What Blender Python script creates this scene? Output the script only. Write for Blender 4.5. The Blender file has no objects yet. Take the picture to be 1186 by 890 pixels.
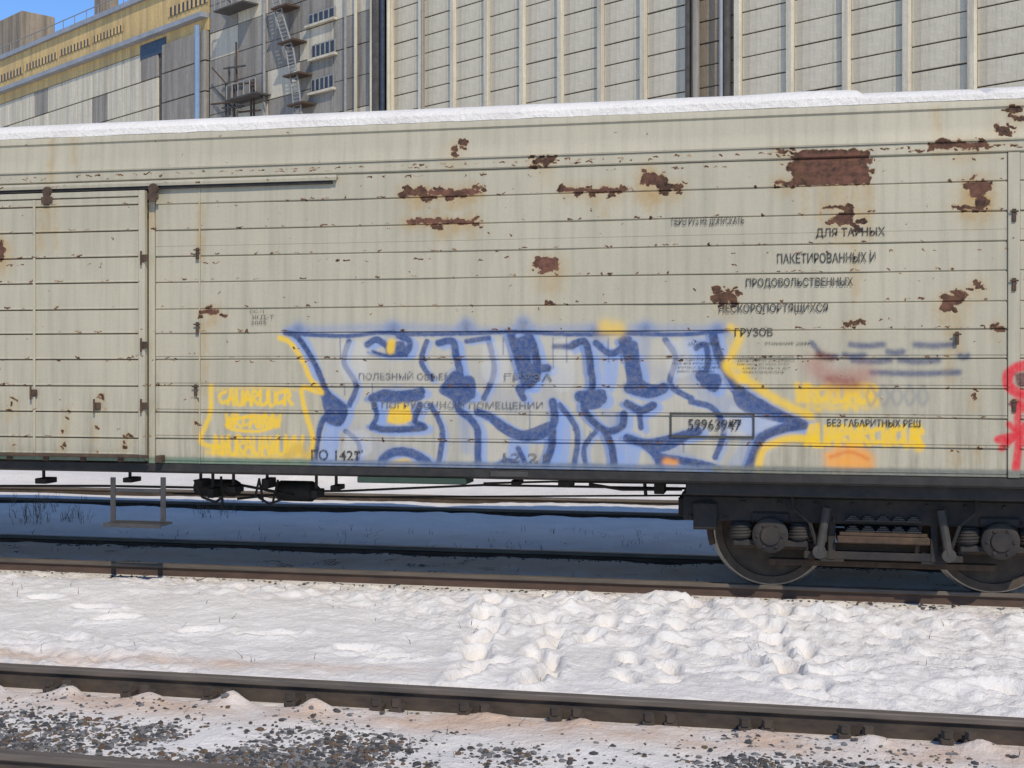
import bpy, bmesh, math, random
import numpy as np
from mathutils import Vector, Matrix
random.seed(7); np.random.seed(7)
SC = bpy.context.scene
COL = SC.collection
R = math.radians
# ------------------------------------------------------------------ camera
CAM_Z, YAW, FPX, HY, CX = 1.86, R(11.7), 1450.0, 424.0, 593.0
cd = bpy.data.cameras.new("camera"); cam = bpy.data.objects.new("camera", cd); COL.objects.link(cam)
cam.location = (0, 0, CAM_Z); cam.rotation_euler = (R(90), 0, YAW)
cd.sensor_width = 36; cd.lens = 36 * FPX / 1186.0; cd.shift_y = -21 / 1186.0
cd.clip_start = 0.1; cd.clip_end = 3000
SC.camera = cam
# ------------------------------------------------------------------ sky and sun
SUN = Vector((.50, -.90, .96)).normalized()
el = math.asin(SUN.z); az = math.atan2(SUN.x, SUN.y)
w = bpy.data.worlds.new("World"); SC.world = w; w.use_nodes = True
nt = w.node_tree; bg = nt.nodes["Background"]
sky = nt.nodes.new("ShaderNodeTexSky"); sky.sky_type = 'NISHITA'; sky.sun_disc = False
sky.sun_elevation = el; sky.sun_rotation = az; sky.air_density = 1.0; sky.dust_density = 0.0; sky.ozone_density = 3.0
tint = nt.nodes.new("ShaderNodeMix"); tint.data_type = 'RGBA'; tint.blend_type = 'MULTIPLY'; tint.inputs['Factor'].default_value = 1
nt.links.new(sky.outputs[0], tint.inputs['A']); tint.inputs['B'].default_value = (.56, .74, .97, 1)
nt.links.new(tint.outputs['Result'], bg.inputs[0]); bg.inputs[1].default_value = 0.13
sl = bpy.data.lights.new("sun", 'SUN'); so = bpy.data.objects.new("sun", sl); COL.objects.link(so)
sl.energy = 2.6; sl.angle = R(0.5); sl.color = (1, .90, .73)
so.rotation_euler = SUN.to_track_quat('Z', 'Y').to_euler()
vs = SC.view_settings; vs.view_transform = 'Standard'; vs.look = 'None'; vs.gamma = 1; vs.exposure = 0.36
try: vs.use_curve_mapping = False
except Exception: pass
# ------------------------------------------------------------------ photo ray helpers
ST, CT = math.sin(YAW), math.cos(YAW)
def ray(x, y):
    a = (x - CX) / FPX
    return Vector((-ST + CT * a, CT + ST * a, (HY - y) / FPX))
def at(x, y, Y):
    d = ray(x, y); t = Y / d.y
    return Vector((d.x * t, Y, CAM_Z + d.z * t))
def ground(x, y, z=-.06):
    d = ray(x, y); t = (z - CAM_Z) / d.z
    return Vector((d.x * t, d.y * t, z))
# ------------------------------------------------------------------ mesh helpers
class MB:
    def __init__(s): s.v = []; s.f = []; s.smooth = False
    def add(s, vs, fs):
        n = len(s.v); s.v += [tuple(p) for p in vs]; s.f += [tuple(i + n for i in q) for q in fs]; return s
    def box(s, x0, x1, y0, y1, z0, z1, M=None, ch=0.0):
        if ch > 0:
            bm = bmesh.new(); bmesh.ops.create_cube(bm, size=1)
            for v in bm.verts:
                v.co = Vector(((x0 + x1) / 2 + v.co.x * (x1 - x0), (y0 + y1) / 2 + v.co.y * (y1 - y0), (z0 + z1) / 2 + v.co.z * (z1 - z0)))
            bmesh.ops.bevel(bm, geom=bm.edges[:], offset=ch, segments=1, affect='EDGES')
            bm.verts.index_update()
            p = [v.co.copy() for v in bm.verts]; f = [[v.index for v in q.verts] for q in bm.faces]; bm.free()
        else:
            p = [Vector((x, y, z)) for x in (x0, x1) for y in (y0, y1) for z in (z0, z1)]
            f = [(0, 1, 3, 2), (4, 6, 7, 5), (0, 4, 5, 1), (2, 3, 7, 6), (0, 2, 6, 4), (1, 5, 7, 3)]
        if M: p = [M @ q for q in p]
        return s.add(p, f)
    def tube(s, a, b, r, n=10, r2=None, caps=True):
        a = Vector(a); b = Vector(b); d = (b - a).normalized(); r2 = r if r2 is None else r2
        u = d.orthogonal().normalized(); w_ = d.cross(u)
        p = []
        for (c, rr) in ((a, r), (b, r2)):
            for i in range(n):
                t = 2 * math.pi * i / n; p.append(c + u * (math.cos(t) * rr) + w_ * (math.sin(t) * rr))
        f = [(i, (i + 1) % n, n + (i + 1) % n, n + i) for i in range(n)]
        if caps: f += [tuple(range(n))[::-1], tuple(range(n, 2 * n))]
        return s.add(p, f)
    def path(s, pts, r, n=6):
        pts = [Vector(p) for p in pts]
        for i in range(len(pts) - 1): s.tube(pts[i], pts[i + 1], r, n)
        return s
    def lathe(s, prof, c, axis='Y', n=48):   # prof: (radius, offset along axis)
        c = Vector(c); p = []
        for (r, o) in prof:
            for i in range(n):
                t = 2 * math.pi * i / n
                if axis == 'Y': p.append(c + Vector((r * math.cos(t), o, r * math.sin(t))))
                elif axis == 'Z': p.append(c + Vector((r * math.cos(t), r * math.sin(t), o)))
                else: p.append(c + Vector((o, r * math.cos(t), r * math.sin(t))))
        f = []
        for k in range(len(prof) - 1):
            for i in range(n):
                f.append((k * n + i, k * n + (i + 1) % n, (k + 1) * n + (i + 1) % n, (k + 1) * n + i))
        return s.add(p, f)
    def extrude(s, prof, x0, x1, segs=1):    # prof: closed (y,z) list, along X
        n = len(prof); p = []
        for k in range(segs + 1):
            x = x0 + (x1 - x0) * k / segs
            p += [(x, y, z) for (y, z) in prof]
        f = []
        for k in range(segs):
            for i in range(n):
                f.append((k * n + i, k * n + (i + 1) % n, (k + 1) * n + (i + 1) % n, (k + 1) * n + i))
        f += [tuple(range(n)), tuple(range(segs * n, segs * n + n))[::-1]]
        return s.add(p, f)
    def helix(s, c, R0, r, turns, h, n=10, m=6):
        c = Vector(c); N = int(turns * n); pts = []
        for i in range(N + 1):
            t = 2 * math.pi * i / n
            pts.append(c + Vector((R0 * math.cos(t), R0 * math.sin(t), h * i / N)))
        p = []; f = []
        for i, q in enumerate(pts):
            t = 2 * math.pi * i / n; rad = Vector((math.cos(t), math.sin(t), 0))
            for j in range(m):
                a = 2 * math.pi * j / m; p.append(q + rad * (r * math.cos(a)) + Vector((0, 0, r * math.sin(a))))
        for i in range(N):
            for j in range(m): f.append((i * m + j, i * m + (j + 1) % m, (i + 1) * m + (j + 1) % m, (i + 1) * m + j))
        return s.add(p, f)
    def mesh(s, name, smooth=False):
        me = bpy.data.meshes.new(name); me.from_pydata(s.v, [], s.f); me.update()
        bm = bmesh.new(); bm.from_mesh(me); bmesh.ops.recalc_face_normals(bm, faces=bm.faces); bm.to_mesh(me); bm.free()
        if smooth:
            me.shade_smooth()
            try: me.set_sharp_from_angle(angle=R(35))
            except Exception: pass
        return me
def link(name, me, mat=None, parent=None, loc=None):
    o = bpy.data.objects.new(name, me); COL.objects.link(o)
    if mat and me and not me.materials: me.materials.append(mat)
    if parent is not None:
        o.parent = parent
        if loc is None:
            M = parent.matrix_world_cache if False else PINV.get(parent.name)
            if M is not None: o.location = -Vector(M)
        else: o.location = loc
    elif loc is not None: o.location = loc
    return o
PINV = {}
def empty(name, loc, label, cat, group=None):
    o = bpy.data.objects.new(name, None); COL.objects.link(o); o.location = loc; o.empty_display_size = .3
    o['label'] = label; o['category'] = cat
    if group: o['group'] = group
    PINV[o.name] = tuple(loc)
    return o
def part(name, mb, mat, parent, smooth=False):
    """mesh built in world coordinates, parented to a thing (or to a part of it)"""
    me = mb.mesh(name, smooth); me.materials.append(mat)
    o = bpy.data.objects.new(name, me); COL.objects.link(o); o.parent = parent
    base = Vector(PINV.get(parent.name, (0, 0, 0))) if parent else Vector((0, 0, 0))
    o.location = -base; PINV[o.name] = (0, 0, 0)
    if parent and parent.name in ISPART: o.location = (0, 0, 0)
    ISPART.add(o.name)
    return o
ISPART = set()
# ------------------------------------------------------------------ material helpers
def mat(name):
    m = bpy.data.materials.new(name); m.use_nodes = True
    return m, m.node_tree, m.node_tree.nodes["Principled BSDF"]
def N(nt, t, **k):
    n = nt.nodes.new(t)
    for a, v in k.items(): setattr(n, a, v)
    return n
def noise(nt, scale, detail=4, rough=.55, vec=None, dist=0.0, stretch=None):
    n = N(nt, "ShaderNodeTexNoise"); n.inputs['Scale'].default_value = scale; n.inputs['Detail'].default_value = detail
    n.inputs['Roughness'].default_value = rough; n.inputs['Distortion'].default_value = dist
    if vec is None:
        tc = N(nt, "ShaderNodeTexCoord"); vec = tc.outputs['Object']
    if stretch:
        mp = N(nt, "ShaderNodeMapping"); mp.inputs['Scale'].default_value = stretch; nt.links.new(vec, mp.inputs[0]); vec = mp.outputs[0]
    nt.links.new(vec, n.inputs['Vector'])
    return n.outputs['Fac']
def ramp(nt, fac, stops):
    r = N(nt, "ShaderNodeValToRGB"); nt.links.new(fac, r.inputs[0])
    e = r.color_ramp.elements
    while len(e) < len(stops): e.new(.5)
    for q, (p, c) in zip(e, stops):
        q.position = p; q.color = (c, c, c, 1) if not hasattr(c, '__len__') else (*c, 1)
    return r.outputs[0]
def mix(nt, fac, a, b, blend='MIX'):
    m = N(nt, "ShaderNodeMix", data_type='RGBA', blend_type=blend)
    for s, v in ((m.inputs['Factor'], fac), (m.inputs['A'], a), (m.inputs['B'], b)):
        if isinstance(v, bpy.types.NodeSocket): nt.links.new(v, s)
        elif hasattr(v, '__len__'): s.default_value = (*v, 1)
        else: s.default_value = v
    return m.outputs['Result']
def math_(nt, op, a, b=0.0, clamp=False):
    m = N(nt, "ShaderNodeMath", operation=op); m.use_clamp = clamp
    for s, v in ((m.inputs[0], a), (m.inputs[1], b)):
        if isinstance(v, bpy.types.NodeSocket): nt.links.new(v, s)
        else: s.default_value = v
    return m.outputs[0]
def bump(nt, b, h, strength, dist=.01):
    n = N(nt, "ShaderNodeBump"); n.inputs['Strength'].default_value = strength; n.inputs['Distance'].default_value = dist
    nt.links.new(h, n.inputs['Height']); nt.links.new(n.outputs[0], b.inputs['Normal'])
def simple(name, c1, c2, scale=8, rough=.7, metal=0, bs=.3, bd=.01, stretch=None, detail=6):
    m, nt, b = mat(name)
    f = noise(nt, scale, detail, .6, stretch=stretch)
    nt.links.new(mix(nt, ramp(nt, f, [(.3, 0.), (.7, 1.)]), c1, c2), b.inputs['Base Color'])
    b.inputs['Roughness'].default_value = rough; b.inputs['Metallic'].default_value = metal
    if bs: bump(nt, b, f, bs, bd)
    return m
# ------------------------------------------------------------------ painted marks on the wagon side (spray paint and rust), drawn as strokes
YS = 10.08                                   # plane of the wagon side that faces the camera
UX0, UX1, UZ0, UZ1 = -9.6, 5.6, .85, 4.05
TW = 3800; TH = int(TW * (UZ1 - UZ0) / (UX1 - UX0)); TPM = TW / (UX1 - UX0)
def sp(p):
    q = at(p[0], p[1], YS); return ((q.x - UX0) * TPM, (q.z - UZ0) * TPM)
def smooth_pts(pts, k=6):
    if len(pts) < 3: return pts
    P = [pts[0]] + list(pts) + [pts[-1]]; out = []
    for i in range(1, len(P) - 2):
        for j in range(k):
            t = j / k; a, b, c, d = (np.array(P[i + q], float) for q in (-1, 0, 1, 2))
            out.append(tuple(.5 * ((2 * b) + (-a + c) * t + (2 * a - 5 * b + 4 * c - d) * t * t + (-a + 3 * b - 3 * c + d) * t ** 3)))
    out.append(tuple(P[-2])); return out
PX = TPM / 141.0                             # texels per photo pixel on the side
paint = np.zeros((TH, TW, 4), np.float32)
fill = None
def dist_to(pts, pad):
    pts = np.array(pts, float)
    x0, y0 = np.maximum(np.floor(pts.min(0) - pad), 0).astype(int); x1, y1 = np.ceil(pts.max(0) + pad).astype(int)
    x1 = min(x1, TW); y1 = min(y1, TH)
    if x1 <= x0 or y1 <= y0: return None
    gx, gy = np.meshgrid(np.arange(x0, x1), np.arange(y0, y1)); D = np.full(gx.shape, 1e9, np.float32)
    if len(pts) == 1: D = np.hypot(gx - pts[0, 0], gy - pts[0, 1])
    for a, b in zip(pts[:-1], pts[1:]):
        d = b - a; L = d @ d + 1e-9
        t = np.clip(((gx - a[0]) * d[0] + (gy - a[1]) * d[1]) / L, 0, 1)
        D = np.minimum(D, np.hypot(gx - a[0] - t * d[0], gy - a[1] - t * d[1]))
    return slice(y0, y1), slice(x0, x1), D
def comp(sl, A, col):
    d = paint[sl]; a0 = d[..., 3]; a = A + a0 * (1 - A)
    for k in range(3):
        d[..., k] = np.where(a > 1e-5, (col[k] * A + d[..., k] * a0 * (1 - A)) / np.maximum(a, 1e-5), d[..., k])
    d[..., 3] = a
def spray(pts, r, col, alpha=.95, soft=3.0, sm=True):
    q = [sp(p) for p in (smooth_pts(pts) if sm else pts)]
    rr, ss = r * PX, soft * PX
    res = dist_to(q, rr + ss * 2.2)
    if res is None: return
    sy, sx, D = res
    A = alpha / (1 + np.exp(np.clip((D - rr) / (ss * .38), -30, 30)))
    comp((sy, sx), A.astype(np.float32), col)
def polyfill(pts, col, alpha=.9, soft=2.0):
    q = np.array([sp(p) for p in smooth_pts(list(pts) + [pts[0]], 5)])
    res = dist_to(q, soft * PX * 3)
    if res is None: return
    sy, sx, D = res
    gx, gy = np.meshgrid(np.arange(sx.start, sx.stop), np.arange(sy.start, sy.stop)); ins = np.zeros(gx.shape, bool)
    for (xa, ya), (xb, yb) in zip(q[:-1], q[1:]):
        if ya == yb: continue
        c = ((ya > gy) != (yb > gy)) & (gx < (xb - xa) * (gy - ya) / (yb - ya) + xa); ins ^= c
    S = np.where(ins, -D, D)
    A = alpha / (1 + np.exp(np.clip(S / (soft * PX * .4), -30, 30)))
    comp((sy, sx), A.astype(np.float32), col)
WHT = (.50, .495, .49); BLU = (.035, .07, .19); NAV = (.028, .05, .13); HAZ = (.16, .24, .44); YEL = (.80, .50, .015); ORG = (.85, .32, .015)
# pale fill of the letters
polyfill([(335, 390), (450, 388), (560, 390), (690, 390), (830, 386), (838, 440), (915, 492), (850, 545), (700, 545), (560, 545), (375, 545), (385, 470)], WHT, .24, 2.0)
# haze of over-spray along the top and in the letters
spray([(332, 384), (460, 380), (560, 384), (700, 381), (850, 383)], 5, HAZ, .5, 5)
for x, y in ((345, 378), (455, 376), (540, 373), (606, 371), (690, 380), (747, 377), (831, 378)):
    spray([(x - 8, y + 8), (x, y), (x + 8, y + 8)], 4, HAZ, .7, 6); spray([(x, y + 5), (x, y + 10)], 4, BLU, .6, 6, False)
for pts, r in (([(640, 470), (645, 540)], 16), ([(700, 400), (690, 450), (715, 500)], 12), ([(800, 400), (815, 450), (860, 480)], 22),
               ([(460, 455), (450, 490)], 18), ([(530, 400), (540, 520)], 13), ([(745, 400), (740, 455)], 16), ([(880, 490), (850, 540)], 14), ([(770, 520), (800, 540)], 20)):
    spray(pts, r * .5, HAZ, .42, 4)
# lilac-grey shading bands
for pts, r in (([(560, 440), (600, 470), (650, 440)], 10), ([(395, 500), (440, 520)], 12), ([(740, 430), (790, 440)], 10)):
    spray(pts, r, (.30, .31, .36), .5, 12)
dark = [
 ([(330, 386), (345, 392), (366, 425), (376, 450), (386, 470), (372, 490), (366, 520), (364, 545)], 4.5),
 ([(335, 387), (400, 390), (440, 386), (480, 388), (540, 387), (600, 385), (660, 388), (720, 387), (790, 388), (848, 383)], 3.2),
 ([(372, 452), (384, 462), (398, 474), (392, 490), (380, 486)], 6),
 ([(425, 400), (436, 394), (450, 402), (470, 408), (474, 396), (462, 390)], 5),
 ([(432, 408), (446, 412), (470, 412)], 2.5),
 ([(508, 398), (524, 396), (528, 412), (532, 430), (533, 445), (528, 462), (532, 476), (545, 486), (553, 500), (553, 522), (554, 546)], 5.5),
 ([(528, 440), (534, 452)], 13), ([(515, 452), (545, 458)], 7),
 ([(430, 462), (445, 456), (462, 458), (488, 454)], 6), ([(432, 466), (436, 482), (430, 496)], 4), ([(486, 470), (480, 488), (490, 496), (446, 498), (432, 494)], 5),
 ([(553, 478), (568, 484), (590, 498), (612, 506), (632, 502), (642, 488), (640, 466)], 6),
 ([(592, 390), (597, 406), (604, 430), (612, 446), (622, 430), (618, 404), (612, 390)], 6.5), ([(604, 400), (611, 444)], 10), ([(604, 430), (634, 427)], 6), ([(600, 450), (606, 462)], 5),
 ([(640, 500), (638, 520), (628, 546)], 5.5), ([(600, 520), (612, 546)], 4),
 ([(660, 402), (676, 396), (682, 412), (684, 430), (686, 446), (680, 462), (676, 474), (688, 490), (704, 500), (720, 494), (722, 480)], 5.5),
 ([(672, 460), (696, 462)], 9), ([(700, 500), (708, 518), (712, 546)], 5.5), ([(690, 398), (706, 410), (720, 404), (728, 394)], 5),
 ([(722, 396), (728, 412), (736, 430), (738, 446)], 8.5), ([(728, 450), (752, 456), (768, 450)], 8), ([(726, 468), (742, 476), (756, 470)], 6), ([(740, 476), (742, 496)], 4),
 ([(726, 508), (750, 514), (780, 508), (808, 500)], 6.5), ([(748, 516), (762, 530), (764, 546)], 7), ([(764, 530), (800, 536), (826, 542)], 6),
 ([(806, 404), (816, 400), (820, 416), (818, 430)], 4.5), ([(826, 390), (832, 412), (842, 432), (856, 452), (880, 468), (906, 482), (930, 492)], 6.5),
 ([(812, 436), (826, 448)], 9), ([(930, 493), (906, 497), (884, 506), (874, 524), (866, 546)], 7),
 ([(440, 546), (444, 532), (458, 524), (478, 526), (494, 536), (500, 546)], 7), ([(575, 546), (588, 536), (604, 546)], 7)]
LBL = (.20, .31, .58); MBL = (.09, .17, .40)
for pts, r in dark[2:]: spray([(p[0] + 6, p[1] + 3) for p in pts], r * 1.0, LBL, .72, 1.6)
for pts, r in dark[2::2]: spray([(p[0] - 6, p[1] + 1) for p in pts], r * .55, MBL, .7, 1.4)
for q in ([(336, 392), (356, 392), (372, 430), (362, 440)], [(376, 486), (392, 492), (388, 540), (370, 545)], [(640, 470), (660, 476), (656, 544), (634, 544)], [(590, 506), (612, 512), (606, 544), (588, 540)], [(700, 404), (716, 410), (712, 452), (698, 450)], [(796, 396), (822, 396), (836, 446), (806, 430)], [(870, 470), (924, 492), (880, 504), (852, 496)], [(720, 500), (742, 506), (736, 544), (716, 544)], [(432, 470), (446, 468), (446, 492), (436, 494)]):
    polyfill(q, LBL, .72, 1.8)
for pts, r in (([(404, 396), (398, 420), (412, 446), (404, 470)], 3.4), ([(494, 396), (488, 420), (500, 440)], 3.2), ([(566, 396), (572, 430), (560, 462)], 3.4), ([(648, 470), (668, 500), (664, 544)], 3.4), ([(770, 394), (782, 416), (776, 446), (800, 462)], 3.4), ([(690, 500), (676, 520), (680, 546)], 3.0), ([(800, 466), (826, 474), (838, 500), (828, 530)], 3.4), ([(400, 500), (416, 516), (410, 544)], 3.0), ([(498, 470), (512, 500), (506, 546)], 3.4), ([(540, 396), (566, 392)], 3)):
    spray([(p[0] + 4, p[1] + 2) for p in pts], r * 1.1, LBL, .6, 1.4); spray(pts, r, BLU, .93, .9)
for pts, r in dark: spray(pts, r * 1.08, HAZ, .4, 1.6)
for pts, r in dark: spray(pts, r * .76, BLU, .97, .8)
for pts, r in dark[0:40:2]: spray([(p[0] + 1.5, p[1] + 1) for p in pts], r * .38, NAV, .8, 1.0)
# hard-edged blue shading inside the letters
for q in ([(596, 392), (618, 392), (614, 420), (634, 426), (616, 436), (606, 456), (600, 430)], [(516, 440), (546, 436), (550, 456), (536, 470), (520, 462), (508, 454)], [(444, 400), (466, 396), (470, 410), (450, 414)],
          [(722, 398), (738, 398), (744, 440), (768, 448), (750, 458), (728, 452)], [(668, 456), (700, 452), (696, 472), (676, 474)], [(846, 452), (880, 466), (918, 490), (884, 486), (856, 474)], [(430, 458), (488, 456), (482, 466), (436, 466)],
          [(370, 452), (386, 462), (400, 476), (388, 492), (376, 480)], [(564, 484), (600, 500), (640, 488), (634, 506), (606, 512), (578, 500)], [(808, 434), (832, 434), (834, 448), (814, 450)], [(746, 512), (806, 500), (790, 514), (766, 524)]):
    polyfill(q, BLU, .93, .8)
for q in ([(392, 400), (420, 398), (424, 436), (398, 440)], [(560, 400), (584, 398), (588, 440), (560, 440)], [(640, 396), (660, 396), (664, 446), (640, 450)], [(770, 396), (800, 396), (804, 430), (776, 436)], [(846, 470), (872, 480), (900, 492), (860, 506), (836, 500)], [(400, 500), (424, 500), (430, 524), (398, 530)]):
    polyfill(q, (.56, .56, .56), .35, 2)
for k in range(14):   # paint runs
    x = random.uniform(370, 860); y = random.choice([392, 445, 500, 470]); spray([(x, y), (x + .4, y + random.uniform(12, 40))], .7, BLU, .7, .8, False)
# dark sprayed bars right of the letters
for pts, r in (([(940, 398), (952, 412), (968, 414)], 3), ([(642, 402), (662, 402)], 3)): spray(pts, r, NAV, .8, 2)
for y, xa, xb in ((412, 978, 1000), (400, 985, 1022), (408, 1028, 1045), (400, 1060, 1102), (418, 988, 1030), (418, 1042, 1086), (432, 1010, 1110), (413, 1112, 1120)):
    spray([(xa, y), ((xa + xb) / 2, y + 1.5), (xb, y)], 3.2, NAV, .8, 2.5)
# yellow outline and tag
spray([(324, 392), (336, 398), (350, 418), (360, 440), (372, 456), (350, 450), (354, 480), (362, 510), (356, 546)], 3.0, YEL, .92, 1.8)
spray([(244, 448), (243, 480), (232, 508), (238, 516), (252, 518)], 3, YEL, .85, 2)
def tag(x, y, h, w_, n, col, rr, al=.92, sf=1.3):
    for k in range(n):
        a = x + k * w_; t = random.randrange(5)
        P = {0: [(a, y + h), (a + w_ * .1, y), (a + w_ * .7, y + h * .3), (a + w_ * .2, y + h * .5), (a + w_ * .8, y + h)],
             1: [(a, y), (a + w_ * .1, y + h), (a + w_ * .7, y + h * .9), (a + w_ * .8, y + h * .1)],
             2: [(a, y + h), (a + w_ * .4, y), (a + w_ * .8, y + h)], 3: [(a + w_ * .7, y + h * .1), (a + w_ * .1, y + h * .3), (a + w_ * .2, y + h * .9), (a + w_ * .8, y + h * .8)],
             4: [(a, y), (a + w_ * .25, y + h), (a + w_ * .45, y + h * .3), (a + w_ * .65, y + h), (a + w_ * .85, y)]}[t]
        P = [(p[0] + random.uniform(-1, 1), p[1] + random.uniform(-1.2, 1.2)) for p in P]
        spray(P, rr, col, al, sf)
        if t == 2: spray([(a + w_ * .15, y + h * .65), (a + w_ * .7, y + h * .6)], rr, col, al, sf)
tag(254, 453, 16, 9.5, 9, YEL, 2.1); tag(262, 481, 14, 9, 7, YEL, 1.9); tag(246, 506, 20, 9.5, 11, YEL, 1.9)
spray([(262, 492), (280, 484), (310, 484), (318, 492), (300, 500), (270, 498), (262, 492)], 2, YEL, .9, 1.5)
spray([(250, 452), (300, 450), (344, 452)], 1.5, YEL, .5, 2); spray([(240, 524), (300, 530), (354, 528)], 3, YEL, .75, 4)
spray([(330, 535), (345, 520), (356, 530)], 6, (.5, .3, .04), .5, 4)
spray([(453, 398), (452, 406)], 5, YEL, .9, 2); polyfill([(452, 472), (470, 468), (476, 488), (450, 490)], YEL, .9, 1.5); spray([(448, 546), (456, 538), (472, 536), (480, 546)], 4, YEL, .9, 2)
spray([(700, 380), (716, 382)], 8, YEL, .75, 6); spray([(772, 536), (780, 538)], 5, ORG, .8, 3)
spray([(846, 380), (856, 392), (842, 424), (852, 436), (870, 444), (900, 464), (938, 482)], 4.5, YEL, .85, 3.5)
spray([(842, 424), (862, 428), (858, 440)], 5, YEL, .8, 4)
tag(922, 447, 18, 12, 8, YEL, 2.9, .85, 2.2); tag(936, 466, 8, 14, 5, YEL, 2.4, .6, 3); tag(934, 494, 22, 12.5, 11, YEL, 2.8, .9, 1.4)
spray([(1060, 495), (1064, 520)], 4, YEL, .8, 3)
spray([(1000, 448), (1012, 468)], 5, YEL, .7, 5)
spray([(878, 544), (884, 522), (900, 512), (922, 508), (944, 512)], 4.5, YEL, .9, 2.5)
polyfill([(954, 526), (968, 519), (984, 517), (1004, 522), (1012, 534), (1006, 545), (962, 545)], ORG, .8, 5); spray([(962, 530), (984, 524), (1004, 532)], 2, (.62, .16, .02), .7, 2)
# ghost grey lettering and red number on the right
for x in range(1008, 1075, 15): spray([(x - 5, 460), (x, 448), (x + 6, 460), (x, 470), (x - 5, 460)], 1.7, (.2, .2, .22), .55, 2)
RED = (.62, .012, .03)
spray([(1196, 424), (1178, 426), (1167, 436), (1170, 450), (1186, 458), (1196, 456)], 5.5, RED, .95, 1.6); spray([(1176, 468), (1190, 474)], 6, RED, .9, 2)
polyfill([(1174, 434), (1190, 432), (1192, 446), (1178, 448)], (.10, .015, .02), .9, 1.5)
spray([(1196, 486), (1178, 506), (1156, 510), (1178, 508), (1176, 542)], 4.4, RED, .95, 1.6); spray([(1160, 520), (1190, 490)], 3.6, RED, .92, 1.6); spray([(1178, 470), (1178, 505)], 4, RED, .9, 1.6); spray([(1168, 492), (1192, 520)], 3.2, RED, .9, 1.6)
# reddish pink blotch
spray([(945, 425), (968, 440), (1000, 436)], 11, (.36, .13, .10), .62, 10); spray([(948, 412), (962, 415)], 4, (.15, .05, .03), .8, 3)
spray([(960, 440), (990, 444)], 5, (.24, .06, .04), .7, 5)
# green then blue-grey band low on the side sheet
for (a, b, c) in ((-220, 362, (.10, .17, .12)), (362, 830, (.12, .16, .24)), (830, 1300, (.13, .14, .12))):
    spray([(a, 540.5 + (a - 593) * .016), (b, 540.5 + (b - 593) * .016)], 4.5, c, .9, 2.0, False)
img = bpy.data.images.new("side_paint", TW, TH, alpha=True, float_buffer=True)
img.colorspace_settings.name = 'Non-Color'; img.alpha_mode = 'CHANNEL_PACKED'
img.pixels.foreach_set(paint.reshape(-1).astype(np.float32)); img.update(); img.pack()
# rust: R bare dark rust, G brown-yellow stain
paint = np.zeros((TH, TW, 4), np.float32)
def rust(pts, r, soft=1.6): spray(pts, r, (1, 0, 0), 1.0, soft)
def addch(ch, pts, r, alpha, soft):
    q = [sp(p) for p in smooth_pts(pts)]
    res = dist_to(q, (r + soft * 2.2) * PX)
    if res is None: return
    sy, sx, D = res
    A = alpha / (1 + np.exp(np.clip((D - r * PX) / (soft * PX * .38), -30, 30)))
    rust_map[ch][sy, sx] = np.maximum(rust_map[ch][sy, sx], A)
rust_map = [np.zeros((TH, TW), np.float32) for _ in range(3)]
D0, S0, P0 = 0, 1, 2       # dark bare rust, stain, red primer
def spot(x0, x1, y0, y1, red=.0, stain=.5):
    cx, cy = (x0 + x1) / 2, (y0 + y1) / 2; h = (y1 - y0) / 2
    n = max(2, int((x1 - x0) / 12)); pts = [(x0 + h + (x1 - x0 - 2 * h) * i / (n - 1), cy + random.uniform(-.25, .25) * h) for i in range(n)] if x1 - x0 > 2 * h else [(cx, cy), (cx + 1, cy)]
    addch(D0, pts, h * .72, 1, 2.6)
    for _ in range(int((x1 - x0) / 5) + 2):
        a_ = random.uniform(x0 - 4, x1 + 4); b_ = random.uniform(y0 - 2, y1 + 3); addch(D0, [(a_, b_), (a_ + random.uniform(1, 6), b_)], random.uniform(.8, h * .7 + .5), 1, 1.5)
    if red: addch(P0, pts, h * 1.1, red, 3)
    if stain: addch(S0, [(p[0], p[1] + h * .5) for p in pts] + [(cx, y1 + 8)], h * 1.5 + 2, min(1, stain * 1.5), 9)
spots = [(520, 532, 167, 179, 0, .3), (617, 638, 186, 192, 0, .4), (628, 634, 184, 196, 0, .2), (466, 496, 218, 229, .3, .6), (494, 556, 219, 228, .9, .7), (468, 552, 254, 261, .9, .7),
 (650, 722, 218, 225, .6, .5), (742, 764, 196, 216, .4, .9), (764, 790, 213, 221, 0, .5), (622, 652, 299, 318, 1, .4), (1080, 1146, 166, 174, .4, .4), (962, 990, 249, 263, .5, .4), (984, 992, 257, 266, 0, .3),
 (900, 912, 173, 179, 0, .3), (898, 925, 209, 215, .4, .5), (1122, 1140, 208, 232, .6, .8), (1136, 1148, 212, 220, 0, .4), (1166, 1180, 124, 132, 0, .3), (1172, 1182, 134, 140, 0, .3), (1150, 1166, 147, 154, 0, .3), (1158, 1170, 146, 154, 0, .2),
 (828, 850, 338, 350, .2, .3), (840, 852, 334, 340, 0, .2), (832, 842, 348, 354, 0, .2), (1090, 1106, 343, 357, .6, .5), (1104, 1120, 336, 350, .4, .4), (1128, 1136, 326, 334, .3, .4),
 (632, 642, 351, 355, 0, .2), (232, 254, 358, 365, .5, .5), (1148, 1160, 374, 381, .3, .2), (978, 1000, 372, 377, .1, .2), (0, 5, 276, 298, .6, .5), (-60, -40, 300, 330, .6, .5), (1100, 1140, 239, 243, .1, .3), (955, 985, 239, 244, 0, .5)]
for s_ in spots: spot(*s_)
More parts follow.
